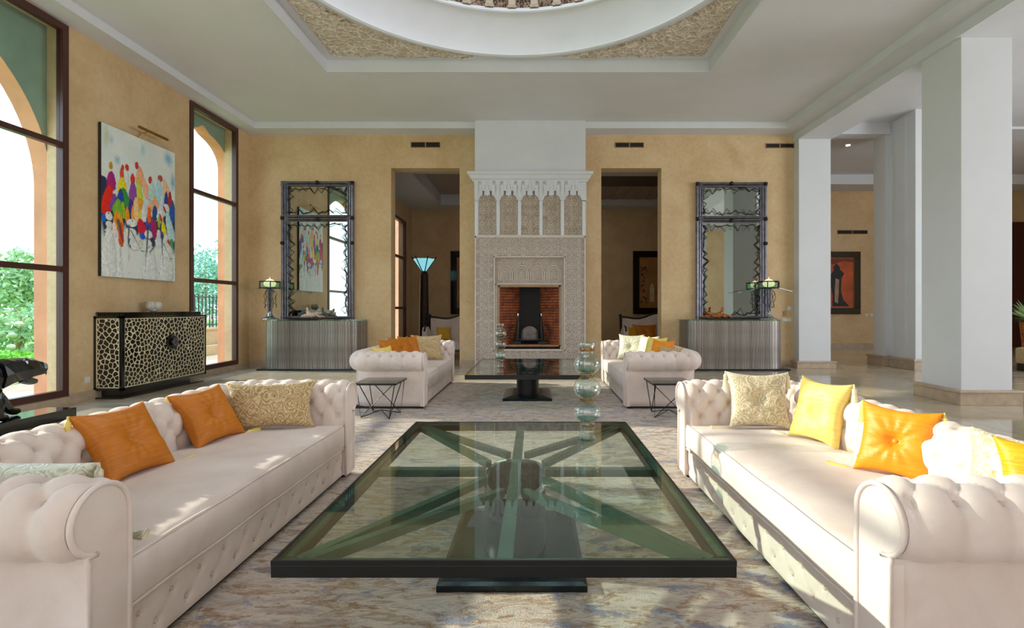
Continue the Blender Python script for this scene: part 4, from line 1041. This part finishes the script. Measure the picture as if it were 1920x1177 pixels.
# ================================================================== PAINTING with picture light
SH = [(0.188,0.212,0.039,0.033,0,'6fb0cc'),(0.895,0.066,0.07,0.056,-25,'4aa8d8'),(0.519,0.077,0.034,0.047,0,'9cc8d4'),(0.966,0.23,0.042,0.069,0,'4aa0cc'),(0.058,0.075,0.042,0.075,0,'b8c890'),(0.115,0.09,0.029,0.033,0,'9cc4d8'),(0.012,0.404,0.064,0.059,0,'1a2250'),(0.115,0.356,0.062,0.052,0,'a81070'),(0.072,0.479,0.071,0.086,12,'e01c10'),(0.11,0.264,0.023,0.027,0,'c89010'),(0.255,0.251,0.018,0.022,0,'d03020'),(0.309,0.238,0.025,0.025,0,'c83028'),(0.243,0.292,0.03,0.033,0,'d84018'),(0.304,0.307,0.035,0.045,0,'dce0dc'),(0.248,0.374,0.063,0.051,0,'f0d810'),(0.294,0.443,0.051,0.056,-20,'208c38'),(0.228,0.447,0.045,0.042,0,'0c38a0'),(0.382,0.306,0.034,0.035,0,'d82818'),(0.388,0.388,0.062,0.054,0,'8c3ca0'),(0.436,0.202,0.026,0.026,0,'c43030'),(0.48,0.264,0.061,0.055,0,'f0a878'),(0.558,0.334,0.051,0.068,-20,'f4b488'),(0.474,0.376,0.046,0.081,-8,'c8d838'),(0.485,0.467,0.05,0.035,0,'f09820'),(0.623,0.274,0.028,0.03,0,'c43028'),(0.77,0.236,0.037,0.026,0,'b84038'),(0.65,0.345,0.059,0.057,0,'b8dcd8'),(0.752,0.33,0.058,0.073,0,'a8d8e4'),(0.801,0.397,0.04,0.068,0,'c8dce4'),(0.857,0.29,0.053,0.053,-20,'f4bc94'),(0.863,0.383,0.04,0.056,0,'183c80'),(0.921,0.369,0.036,0.056,0,'a82030'),(0.96,0.417,0.044,0.038,0,'902038'),(0.966,0.454,0.065,0.044,0,'1458b0'),(0.139,0.494,0.037,0.046,15,'6c3ca0'),(0.203,0.53,0.084,0.047,0,'68b020'),(0.356,0.489,0.032,0.034,0,'402090'),(0.42,0.504,0.045,0.069,0,'f8c488'),(0.564,0.451,0.045,0.035,20,'c8dce0'),(0.638,0.454,0.049,0.039,25,'f4b080'),(0.709,0.421,0.036,0.036,-25,'f0a878'),(0.254,0.533,0.045,0.045,0,'90b820'),(0.196,0.53,0.063,0.052,0,'6cb428'),(0.17,0.611,0.039,0.054,8,'f09010'),(0.227,0.62,0.04,0.059,-8,'f8a010'),(0.236,0.698,0.037,0.064,0,'e84010'),(0.313,0.556,0.032,0.04,0,'f09010'),(0.397,0.536,0.04,0.048,0,'f09828'),(0.431,0.507,0.04,0.067,0,'f8cc90'),(0.484,0.542,0.029,0.039,0,'e8d020'),(0.533,0.521,0.045,0.05,0,'dce0e4'),(0.677,0.59,0.051,0.075,0,'a01458'),(0.499,0.618,0.064,0.044,-15,'d01030'),(0.599,0.592,0.049,0.04,0,'6038a8'),(0.514,0.694,0.038,0.023,0,'1454d0'),(0.026,0.619,0.026,0.029,0,'1860c8'),(0.609,0.522,0.033,0.045,0,'e86018'),(0.693,0.497,0.044,0.043,0,'144888'),(0.953,0.461,0.052,0.062,0,'1450a8'),(0.773,0.493,0.054,0.052,10,'dfe6ea'),(0.862,0.444,0.047,0.03,0,'e4e8ea'),(0.845,0.463,0.017,0.033,-30,'c02418'),(0.784,0.535,0.02,0.033,-25,'c83020'),(0.919,0.577,0.063,0.1,-15,'b8dce4'),(0.823,0.603,0.042,0.047,-10,'ecdc10'),(0.752,0.561,0.024,0.034,0,'88b828'),(0.795,0.66,0.029,0.03,0,'6840a0'),(0.746,0.659,0.035,0.035,0,'d4dcd8'),(0.862,0.676,0.036,0.03,0,'d8e0dc'),(0.947,0.714,0.037,0.036,0,'489858'),(0.901,0.706,0.023,0.022,-30,'c03030'),(0.089,0.846,0.088,0.192,0,'dfe3df'),(0.227,0.936,0.032,0.153,0,'dde2de'),(0.388,0.969,0.104,0.224,0,'dfe3df'),(0.421,0.743,0.086,0.061,-25,'dfe0dc'),(0.62,0.919,0.103,0.169,0,'dde2e0'),(0.862,0.886,0.112,0.149,0,'dbe2e0'),(0.873,0.764,0.081,0.061,-20,'dde2e0'),(0.746,0.721,0.056,0.044,0,'d8e0e4'),(0.089,0.601,0.042,0.03,0,'e4e6e4'),(0.089,0.653,0.038,0.022,0,'e0e4e2'),(0.374,0.615,0.072,0.03,-10,'e6e8e6'),(0.359,0.687,0.077,0.04,0,'dfe3df'),(0.599,0.671,0.059,0.031,0,'e6e8e6'),(0.594,0.735,0.053,0.025,0,'dfe3e0'),(0.157,0.681,0.03,0.054,-10,'f0dcd4'),(0.083,0.584,0.008,0.005,0,'202020'),(0.378,0.599,0.008,0.005,0,'303830'),(0.594,0.661,0.009,0.005,0,'303030')]
pw, phh = 1.43, 2.13; nu, nv = 200, 300
uu, vv = np.meshgrid((np.arange(nu+1))/nu, (np.arange(nv+1))/nv, indexing='ij'); rs = np.random.RandomState(2)
def sm(n1, n2):
    g = rs.rand(n1, n2); xi = np.linspace(0, n1-1.001, nu+1); yi = np.linspace(0, n2-1.001, nv+1); a = xi.astype(int); b_ = yi.astype(int); fa = (xi-a)[:, None]; fb = (yi-b_)[None]
    fa = fa*fa*(3-2*fa); fb = fb*fb*(3-2*fb)
    return (g[a][:, b_]*(1-fa)*(1-fb)+g[a+1][:, b_]*fa*(1-fb)+g[a][:, b_+1]*(1-fa)*fb+g[a+1][:, b_+1]*fa*fb)
img = np.zeros((nu+1, nv+1, 3)); c0 = np.array(lin('d2e0dc')[:3]); c1 = np.array(lin('e6ece4')[:3]); n1 = sm(6, 9)[..., None]; img[:] = c0*(1-n1)+c1*n1
dk = np.array(lin('06303c')[:3]); dk2 = np.array(lin('102a58')[:3]); wob = sm(14, 6)*.10+sm(40, 3)*.04
top_ = .40+.07*uu+wob*.6-.04*np.sin(uu*7); bot_ = .64+wob*1.0+.10*np.abs(np.sin(uu*11+.6))**6
edge_ = np.clip((vv-top_)/.02, 0, 1)*np.clip((bot_-vv)/.05, 0, 1); mixc = sm(7, 8)[..., None]
img = img*(1-edge_[..., None])+(dk*(1-mixc)+dk2*mixc)*edge_[..., None]
fine = sm(60, 80)-.5
for i, (u_, v_, ru, rv, rot, c) in enumerate(SH):
    if i > 6 and .03 < rv < .15 and i < 72: ru *= .88; rv *= 1.32; v_ += rv*.12
    a = math.radians(rot); X = (uu-u_)*pw; Y = (vv-v_)*phh; x = X*math.cos(a)+Y*math.sin(a); y = -X*math.sin(a)+Y*math.cos(a)
    x = x*(1+.35*np.clip(-y/(rv*phh), -1, 1)*(1 if 6 < i and rv > .05 else 0)); d = np.sqrt((x/(ru*pw))**2+(y/(rv*phh))**2)+fine*.22*(1 if ru > .02 else 0)
    soft = i in (0, 1, 2, 3, 4, 5); col = np.array(lin(c)[:3])
    if soft: k = (np.clip(1.2-d, 0, 1)*.8)[..., None]; img = img*(1-k)+col*k; continue
    sh_ = 1+.25*np.clip(-x/(ru*pw), -1, 1)*.5+fine*.3; whitebody = rv > .2
    if whitebody:
        k = np.clip((1-d)/.06, 0, 1)*1.0; k = k[..., None]; tint = np.clip((np.abs(x)/(ru*pw)-.6)/.4, 0, 1)[..., None]*np.clip((.95-vv)/.3, 0, 1)[..., None]*.45
        img = img*(1-k)+(col*(1-tint)+np.array(lin('6fa8bc')[:3])*tint)*k
    else:
        k = np.clip((1-d)/.05, 0, 1)[..., None]; img = img*(1-k)+col*sh_[..., None]*k
        ol = (np.clip(1-np.abs(d-.98)/.06, 0, 1)*(.75 if y.mean() > -9 else 0)*np.clip(.5+fine*3, 0, 1))[..., None]; img = img*(1-ol)+np.array([.02, .02, .03])*ol
# strokes: dark lines between the pale bodies
for (u0, v0, u1, v1, wd_) in ((.235, .70, .215, .98, .004), (.33, .74, .34, .97, .003), (.575, .72, .545, .99, .007), (.80, .74, .82, .93, .005), (.62, .80, .70, .74, .012), (.36, .67, .50, .80, .009), (.50, .80, .585, .80, .008), (.82, .72, .93, .83, .007), (.93, .83, .97, .82, .009), (.20, .62, .26, .76, .03), (.335, .64, .32, .78, .02), (.59, .62, .575, .82, .022), (.80, .66, .80, .80, .02), (.985, .70, .99, .80, .02)):
    dx_, dy_ = (u1-u0)*pw, (v1-v0)*phh; L2 = dx_**2+dy_**2; px_, py_ = (uu-u0)*pw, (vv-v0)*phh; t_ = np.clip((px_*dx_+py_*dy_)/L2, 0, 1); d = np.hypot(px_-t_*dx_, py_-t_*dy_)
    k = (np.clip(1.4-d/(wd_*(1.2-t_)), 0, 1)*.9)[..., None]; img = img*(1-k)+np.array(lin('0c3440')[:3])*k
img = np.clip(np.maximum(img, 0)**.92*(1+fine[..., None]*.06)*1.08, 0, 1)
T = thing('painting', 'large abstract canvas of a colourful crowd above pale figures, between the two windows', 'painting', (XL+.003, 7.0+pw/2, 1.69))
P = np.stack([np.full_like(uu, .046), (uu-.5)*pw, (1-vv)*phh], -1)
me = bpy.data.meshes.new('canvas_face'); V = P.reshape(-1, 3).tolist(); n_ = nv+1
F = [(i*n_+j, i*n_+j+1, (i+1)*n_+j+1, (i+1)*n_+j) for i in range(nu) for j in range(nv)]; me.from_pydata(V, [], F)
ca = me.color_attributes.new('paint', 'FLOAT_COLOR', 'POINT'); arr = np.concatenate([img.reshape(-1, 3), np.ones(((nu+1)*(nv+1), 1))], 1).astype(np.float32); ca.data.foreach_set('color', arr.ravel())
me.materials.append(M['painted_canvas']); o = bpy.data.objects.new('canvas_face', me); C.objects.link(o); o.parent = T
MB().bbox(0, .045, -pw/2, pw/2, 0, phh, .002).build('stretcher_edge', 'black_lacquer', T)
T = thing('picture_light', 'slim brass picture light fixed to the wall above the painting', 'picture light', (XL, 7.74, 3.80))
MB().tube([(.0, -.06, .0), (.07, -.06, .10), (.17, -.02, .13)], .008, 8).build('arm', 'brass', T, smooth=50)
MB().tube([(.18, -.24, .13), (.18, .34, .13)], .022, 12).build('lamp_tube', 'brass', T, smooth=50)

# ================================================================== PANTHER
pl = MB().bbox(-5.56, -5.22, 3.2, 5.77, 0, .12, .004).build('display_plinth', 'black_lacquer'); tag(pl, 'long low black polished plinth under the panther', 'plinth')
T = thing('panther_statue', 'faceted glossy black panther statue prowling on a low plinth by the window', 'statue', (-5.39, 4.6, .12))
def skin(name, nodes, edges, mat, parent, sub=1, facet=True):
    me = bpy.data.meshes.new(name); me.from_pydata([n_[:3] for n_ in nodes], edges, []); o = bpy.data.objects.new(name, me); C.objects.link(o)
    md = o.modifiers.new('s', 'SKIN'); md.use_smooth_shade = False
    for i, n_ in enumerate(nodes): me.skin_vertices[0].data[i].radius = (n_[3], n_[4] if len(n_) > 4 else n_[3])
    me.skin_vertices[0].data[0].use_root = True
    sb = o.modifiers.new('u', 'SUBSURF'); sb.levels = sb.render_levels = sub
    dg = bpy.context.evaluated_depsgraph_get(); dg.update(); m2 = bpy.data.meshes.new_from_object(o.evaluated_get(dg)); o.modifiers.clear(); o.data = m2; m2.name = name
    m2.materials.clear(); m2.materials.append(M[mat]); o.parent = parent
    if facet: m2.shade_flat()
    return o
N_ = [(0, -.75, .43, .13, .15), (0, -.45, .44, .13, .16), (0, -.1, .44, .13, .17), (0, .25, .445, .155, .20), (0, .46, .46, .14, .18), (0, .62, .475, .12, .145), (0, .77, .49, .115, .13), (0, .90, .475, .085, .095), (0, .985, .46, .06, .07),
      (.09, .34, .30, .085, .10), (.09, .40, .17, .055, .06), (.09, .40, .045, .048, .045), (.085, .50, .03, .05, .032),
      (-.09, .46, .30, .085, .10), (-.09, .60, .18, .055, .06), (-.09, .68, .05, .048, .045), (-.085, .78, .03, .052, .032),
      (.09, -.80, .32, .10, .11), (.09, -.72, .19, .055, .06), (.09, -.86, .11, .042, .042), (.09, -.80, .03, .045, .032),
      (-.09, -.70, .32, .10, .11), (-.09, -.58, .19, .055, .06), (-.09, -.68, .11, .042, .042), (-.09, -.60, .03, .045, .032),
      (0, -.92, .38, .045), (0, -1.10, .24, .03), (0, -1.25, .18, .026), (0, -1.38, .22, .02)]
E_ = [(0, 1), (1, 2), (2, 3), (3, 4), (4, 5), (5, 6), (6, 7), (7, 8), (3, 9), (9, 10), (10, 11), (11, 12), (3, 13), (13, 14), (14, 15), (15, 16), (0, 17), (17, 18), (18, 19), (19, 20), (0, 21), (21, 22), (22, 23), (23, 24), (0, 25), (25, 26), (26, 27), (27, 28)]
skin('body', N_, E_, 'black_lacquer', T)
skin('lower_jaw', [(0, .66, .42, .075, .06), (0, .76, .37, .065, .055), (0, .84, .335, .05, .04), (0, .885, .35, .03, .026)], [(0, 1), (1, 2), (2, 3)], 'black_lacquer', T)
for sg in (-1, 1):
    MB().lathe([(.03, -.02), (.026, .012), (.006, .03)], 8, (sg*.06, .70, .565)).build('ear', 'black_lacquer', T); MB().lathe([(.010, 0), (.001, -.035)], 6, (sg*.025, .96, .425)).build('fang', 'black_lacquer', T)

# ================================================================== REAR ROOM: torchiere, settees, pictures
T = thing('torchiere', 'tall dark floor lamp with a glowing aqua glass fan shade, seen through the left doorway', 'floor lamp', (-3.02, 13.8, 0))
MB().lathe([(.20, 0), (.20, .03), (.15, .06)], 12).build('base', 'dark_bronze', T, smooth=30)
MB().lathe([(.145, .06), (.13, 1.0), (.11, 2.15), (.07, 2.25)], 8).build('column', 'marbled_dark', T) if 'marbled_dark' in M else None
m = MB()
for k in range(6):
    a0, a1 = 2*PI*k/6, 2*PI*(k+1)/6; q = [(.07*math.cos(a0), .07*math.sin(a0), 2.25), (.07*math.cos(a1), .07*math.sin(a1), 2.25), (.30*math.cos(a1), .30*math.sin(a1), 2.58), (.30*math.cos(a0), .30*math.sin(a0), 2.58)]
    MB().add(q+[(x*.96, y*.96, z) for x, y, z in q], [(0,1,2,3),(4,7,6,5),(0,4,5,1),(3,2,6,7),(0,3,7,4),(1,5,6,2)]).build('shade_panel', 'lamp_bowl', T)
    m.tube([q[0], q[3], (q[3][0]*1.12, q[3][1]*1.12, 2.64)], .014, 6)
m.build('shade_rib', 'dark_metal', T, smooth=40)
T = thing('wall_lamp', 'aqua glass wing wall lamp beside the rear room window', 'wall lamp', (-3.96, 13.3, 2.6))
MB().add([(0, 0, -.1), (.08, -.25, .15), (.10, .30, .22), (.02, 0, -.1), (.10, -.25, .15), (.12, .30, .22)], [(0,1,2),(3,5,4),(0,3,4,1),(1,4,5,2),(2,5,3,0)]).build('glass_wing', 'lamp_bowl', T)
MB().box(-.0, .04, -.04, .04, -.18, -.06).build('bracket', 'dark_metal', T)

def framed(x0, x1, z0, z1, label, art):
    T = thing('framed_picture', label, 'picture', ((x0+x1)/2, 16.27, z0)); hw_ = (x1-x0)/2; H = z1-z0; fw = .20
    for q in ((-hw_, hw_, 0, fw), (-hw_, hw_, H-fw, H), (-hw_, -hw_+fw, fw, H-fw), (hw_-fw, hw_, fw, H-fw)): MB().bbox(q[0], q[1], -.07, .02, q[2], q[3], .01).build('frame_rail', 'black_lacquer', T)
    frame(-hw_+fw-.02, hw_-fw+.02, fw-.02, H-fw+.02, .03, -.055, -.02).build('gilt_slip', 'tan_wood', T)
    MB().box(-hw_+fw, hw_-fw, -.03, .0, fw, H-fw).build('art_board', art, T)
    return T, hw_, H, fw
simple('art_amber', 'b07a42', .6, var=.15, vscale=2); simple('art_orange', 'b8501a', .6, var=.2, vscale=2); simple('marbled_dark', '241612', .3, var=.6, vscale=18); simple('ink', '14100e', .6); simple('art_cream', 'd8c898', .6); simple('art_rust', '7a2c10', .6)
MB().lathe([(.145, .06), (.13, 1.0), (.11, 2.15), (.07, 2.25)], 8).build('column', 'marbled_dark', [o for o in bpy.data.objects if o.name == 'torchiere'][0])
T, hw_, H, fw = framed(3.14, 4.70, 1.05, 3.07, 'dark framed amber picture with a pale bottle shape, through the right doorway', 'art_amber')
m = MB()
rr = random.Random(5)
for k in range(46):
    sx_ = -hw_+fw+.05+rr.uniform(0, .16) if k % 2 else rr.uniform(.1, .5); zz = fw+.12+rr.uniform(0, 1.2); m.prism([(sx_, zz), (sx_+.05, zz+.015), (sx_+.06, zz+.05), (sx_+.01, zz+.045)], -.034, -.030, 'y')
m.build('leaf_print', 'ink', T)
MB().prism([(-.23, .40), (-.10, .40), (-.09, .82), (-.12, .92), (-.15, .98), (-.18, .98), (-.21, .92), (-.24, .82)], -.036, -.030, 'y').build('bottle_print', 'art_cream', T)
T, hw_, H, fw = framed(-2.70, -1.1, 1.05, 3.07, 'dark framed amber picture partly seen through the left doorway', 'art_amber')
T, hw_, H, fw = framed(8.75, 10.42, 1.05, 3.05, 'black framed orange picture of a dark draped silhouette at the end of the hall', 'art_orange')
MB().prism([(-.05, .25), (.50, .25), (.30, .45), (.22, .75), (.24, 1.15), (.33, 1.30), (.20, 1.42), (.18, 1.52), (.08, 1.62), (-.02, 1.52), (.0, 1.40), (-.12, 1.25), (-.10, .9), (-.04, .6)], -.036, -.030, 'y').build('silhouette_print', 'ink', T)
MB().prism([(.02, .40), (.12, .34), (.14, .60), (.16, 1.1), (.05, 1.15), (.02, .8)], -.040, -.036, 'y').build('drape_print', 'tan_wood', T)
MB().prism([(-hw_+fw, H-fw-.02), (hw_-fw, H-fw-.02), (hw_-fw, H-fw-.16), (.3, H-fw-.10), (0, H-fw-.2), (-hw_+fw, H-fw-.1)], -.034, -.030, 'y').build('cloud_print', 'art_rust', T)

def settee(loc, rz, label, wd_=2.0):
    T = thing('carved_settee', label, 'settee', loc, rz); h = wd_/2
    MB().bbox(-h, h, -.35, .38, .22, .42, .03).build('seat', 'velvet', T); MB().box(-h-.02, h+.02, -.37, .40, .17, .22).build('seat_rail', 'dark_wood', T)
    top = [(-h+.02+2*(h-.02)*k/24, .95+.10*math.sin(PI*k/24)**2+.04*math.cos(4*PI*k/24)) for k in range(25)]
    bp_ = MB().prism([(-h+.02, .42)]+top+[(h-.02, .42)], .28, .38, 'y').build('back_pad', 'velvet', T)
    MB().tube([(x, .33, z+.02) for x, z in top], .028, 8).build('crest_rail', 'dark_wood', bp_, smooth='all')
    for sg in (-1, 1):
        MB().tube([(sg*h, .34, 0), (sg*h, .34, .5), (sg*(h+.02), .36, 1.03)], .032, 8).blob((sg*(h+.02), .36, 1.05), .045, 8, 6).build('back_post', 'dark_wood', T, smooth='all')
        prof = [(-.36, .42), (-.37, .66), (-.30, .76), (-.18, .78), (0, .70), (.15, .60), (.30, .56), (.30, .42)]
        MB().prism(prof, sg*h-.06, sg*h+.06, 'x').build('arm_pad', 'velvet', T); MB().tube([(sg*h, y, z+.015) for y, z in prof[1:-1]], .022, 8).build('arm_rail', 'dark_wood', T, smooth='all')
        MB().tube([(sg*h, -.33, .2), (sg*h, -.34, .1), (sg*h, -.36, 0)], [.03, .02, .028], 8).build('leg', 'dark_wood', T, smooth='all')
settee((-1.7, 12.75, 0), 0, 'blush settee with a carved dark frame, seen through the left doorway')
settee((3.18, 12.75, 0), 0, 'blush settee with a carved dark frame, seen through the right doorway', 1.9)
pillow('small gold cushion on the settee beyond the left doorway', 'silk_mustard', (-2.28, 12.70, .43), 20, 20, .36, .36, .14, tassel=None, seed=41)
pillow('terracotta cushion on the settee beyond the right doorway', 'silk_orange', (2.80, 12.85, .43), 0, 18, .62, .42, .14, tassel=None, seed=42)
pillow('small mustard cushion in the left corner of the settee beyond the right doorway', 'silk_mustard', (2.46, 12.68, .43), 25, 18, .34, .36, .12, tassel=None, seed=43)

# glimpse of the side wing at the right edge
T = thing('potted_plant', 'green leafy plant in a bronze pot glimpsed beyond the large column', 'plant', (10.4, 10.6, 0))
MB().lathe([(.14, 0), (.18, .05), (.16, .5), (.20, .95), (.17, .95)], 16).build('pot', 'bronze_figure', T, smooth=50)
m = MB(); rr = random.Random(8)
for k in range(120):
    a = rr.uniform(0, 2*PI); el = rr.uniform(.2, 1.4); L_ = rr.uniform(.25, .65); d = Vector((math.cos(a)*math.cos(el), math.sin(a)*math.cos(el), math.sin(el))); p = Vector((0, 0, .95)); q = p+d*L_; s_ = Vector((-math.sin(a), math.cos(a), 0))*.035
    m.add([p, (p+q)/2+s_, q-Vector((0, 0, .08)), (p+q)/2-s_], [(0, 1, 2, 3)])
m.build('foliage', 'leaves', T, kind='stuff')
d_ = sgroup('door_1'); MB().bbox(15.35, 16.05, 16.22, 16.3, 0, 4.0, .01).build('door_leaf', 'door_red', d_) if 'door_red' in M else None
simple('door_red', '4a1a14', .4, var=.1)
MB().bbox(14.2, 15.75, 16.22, 16.3, 0, 4.0, .01).build('door_leaf', 'door_red', d_); MB().box(15.75, 15.9, 16.2, 16.3, 0, 4.1).build('door_frame', 'tan_wood', d_)
T = thing('ottoman', 'small patterned brown ottoman glimpsed at the right edge beyond the column', 'ottoman', (10.0, 9.9, 0))
MB().bbox(-.35, .5, -.3, .3, .14, .46, .05).build('seat', 'brocade_gold', T); MB().bbox(-.33, .48, -.28, .28, .0, .14, .02).build('base', 'dark_wood', T)

# ================================================================== GARDEN
struct('ground', MB().box(-60, -6.53, -40, 60, -.45, -.12), 'lawn')
struct('terrace', MB().box(-8.6, -6.53, -8, 20, -.2, -.02), 'terrace')
def leafy(name, label, cat, c, size, n, mat, leaf=.10, extra=None, group=None, trunk=None, seed=0, conic=0):
    rr = random.Random(seed); T = thing(name, label, cat, (c[0], c[1], -.12), group=group); m = MB()
    lobes = [((rr.uniform(-.7, .7)*size[0]), (rr.uniform(-.7, .7)*size[1]), rr.uniform(.25, .8)*size[2], rr.uniform(.25, .5)) for _ in range(14)]
    for k in range(n):
        lx, ly, lz, lr = lobes[k % 14]; a = rr.uniform(0, 2*PI); z = rr.uniform(-1, 1); q = math.sqrt(1-z*z); R_ = rr.uniform(.6, 1.05)
        sh_ = (1-conic*lz/size[2])
        p = Vector((lx*sh_+math.cos(a)*q*lr*size[0]*R_*sh_, ly*sh_+math.sin(a)*q*lr*size[1]*R_*sh_, max(.02, lz+z*lr*size[2]*R_*.7)))
        u_ = Vector((rr.uniform(-1, 1), rr.uniform(-1, 1), rr.uniform(-1, 1))).normalized(); v_ = u_.cross(Vector((rr.uniform(-1, 1), rr.uniform(-1, 1), .3))).normalized(); L_ = leaf*rr.uniform(.6, 1.3)
        m.add([p-u_*L_, p+v_*L_*.45, p+u_*L_, p-v_*L_*.45], [(0, 1, 2, 3)])
    m.build('foliage', mat, T, kind='stuff')
    MB().tube([(0, 0, 0), (.03, 0, size[2]*.4), (0, .05, size[2]*.8)], [.08, .06, .02], 7).build('trunk', 'tan_wood', T, smooth=50)
    if extra:
        f = MB()
        for k in range(extra):
            lx, ly, lz, lr = lobes[k % 14]; f.blob((lx+rr.uniform(-1, 1)*lr*size[0]*.8+.1*size[0], ly+rr.uniform(-1, 1)*lr*size[1]*.8, lz+lr*size[2]*.5*rr.random()), (.09, .09, .06), 6, 4, .2)
        f.build('blossom', 'flower_cream', T, kind='stuff')
for i, (x, y, sx_, sz_, mt, lab) in enumerate([(-17, 16.6, 1.7, 3.3, 'leaves', 'rounded grey green tree rising behind the blossom in the nearest left window'),
    (-15.5, 23.8, 1.9, 4.6, 'leaves_teal', 'tall feathery bluish green tree above the railing in the far left window'), (-18.8, 20.4, 1.5, 3.6, 'leaves_teal', 'bluish tree standing between the two trees seen in the left windows'),
    (-17.5, 12.4, 1.6, 3.0, 'leaves', 'green tree at the left of the garden line, beside the rounded one'), (-17, 8.3, 1.6, 3.1, 'leaves', 'green tree left of all others that the nearest window can show'), (-18.5, 29.0, 2.2, 4.6, 'leaves_teal', 'bluish tree farthest back in the garden line'),
    (-17, 4.0, 1.6, 3.0, 'leaves', 'green garden tree facing the room, reflected in the left mirror'), (-16.5, -1.0, 1.8, 3.1, 'leaves', 'green garden tree opposite the window behind the left sofa')]):
    leafy('garden_tree', lab, 'tree', (x, y), (sx_, sx_, sz_), 2800, mt, .11, group='trees of the garden line', seed=i, conic=.3)
for i, (x, y, lab) in enumerate([(-11.6, 11.4, 'shrub with cream blossom right beside the jamb of the nearest left window'), (-11.6, 8.7, 'shrub with cream blossom left of the one beside the window jamb'), (-11.8, 14.1, 'shrub with cream blossom behind the salmon pier between the windows'), (-11.5, 6.0, 'leftmost shrub with cream blossom outside the nearest window')]):
    leafy('flowering_shrub', lab, 'shrub', (x, y), (.95, .95, 1.6), 1900, 'leaves', .07, extra=26, group='flowering shrubs outside the window', seed=50+i)
for i, (x, y, lab) in enumerate([(-9.8, 9.6, 'bright green low hedge clump just above the panther head in the window'), (-9.8, 7.9, 'bright green low hedge clump left of the one above the panther'), (-9.8, 6.2, 'leftmost bright green low hedge clump by the window')]):
    leafy('low_hedge', lab, 'hedge', (x, y), (.55, .7, .55), 1500, 'leaves_bright', .05, group='low hedge clumps', seed=80+i)
struct('wall_terrace', MB().box(-9.6, -9.4, 12.6, 26, -.12, .62).box(-9.65, -9.35, 12.6, 26, .62, .68).box(-9.0, -8.8, 12.6, 26, -.12, .22), 'terrace')
T = thing('iron_fence', 'dark iron railing on the low terrace wall outside the far window', 'fence', (-9.5, 14.6, .68))
for k in range(60): MB().box(-.012, .012, -1.9+k*.16, -1.9+k*.16+.024, 0, .95).build('picket', 'iron', T)
MB().box(-.02, .02, -2, 7.7, .86, .90).build('rail', 'iron', T); MB().box(-.02, .02, -2, 7.7, .06, .10).build('rail', 'iron', T)
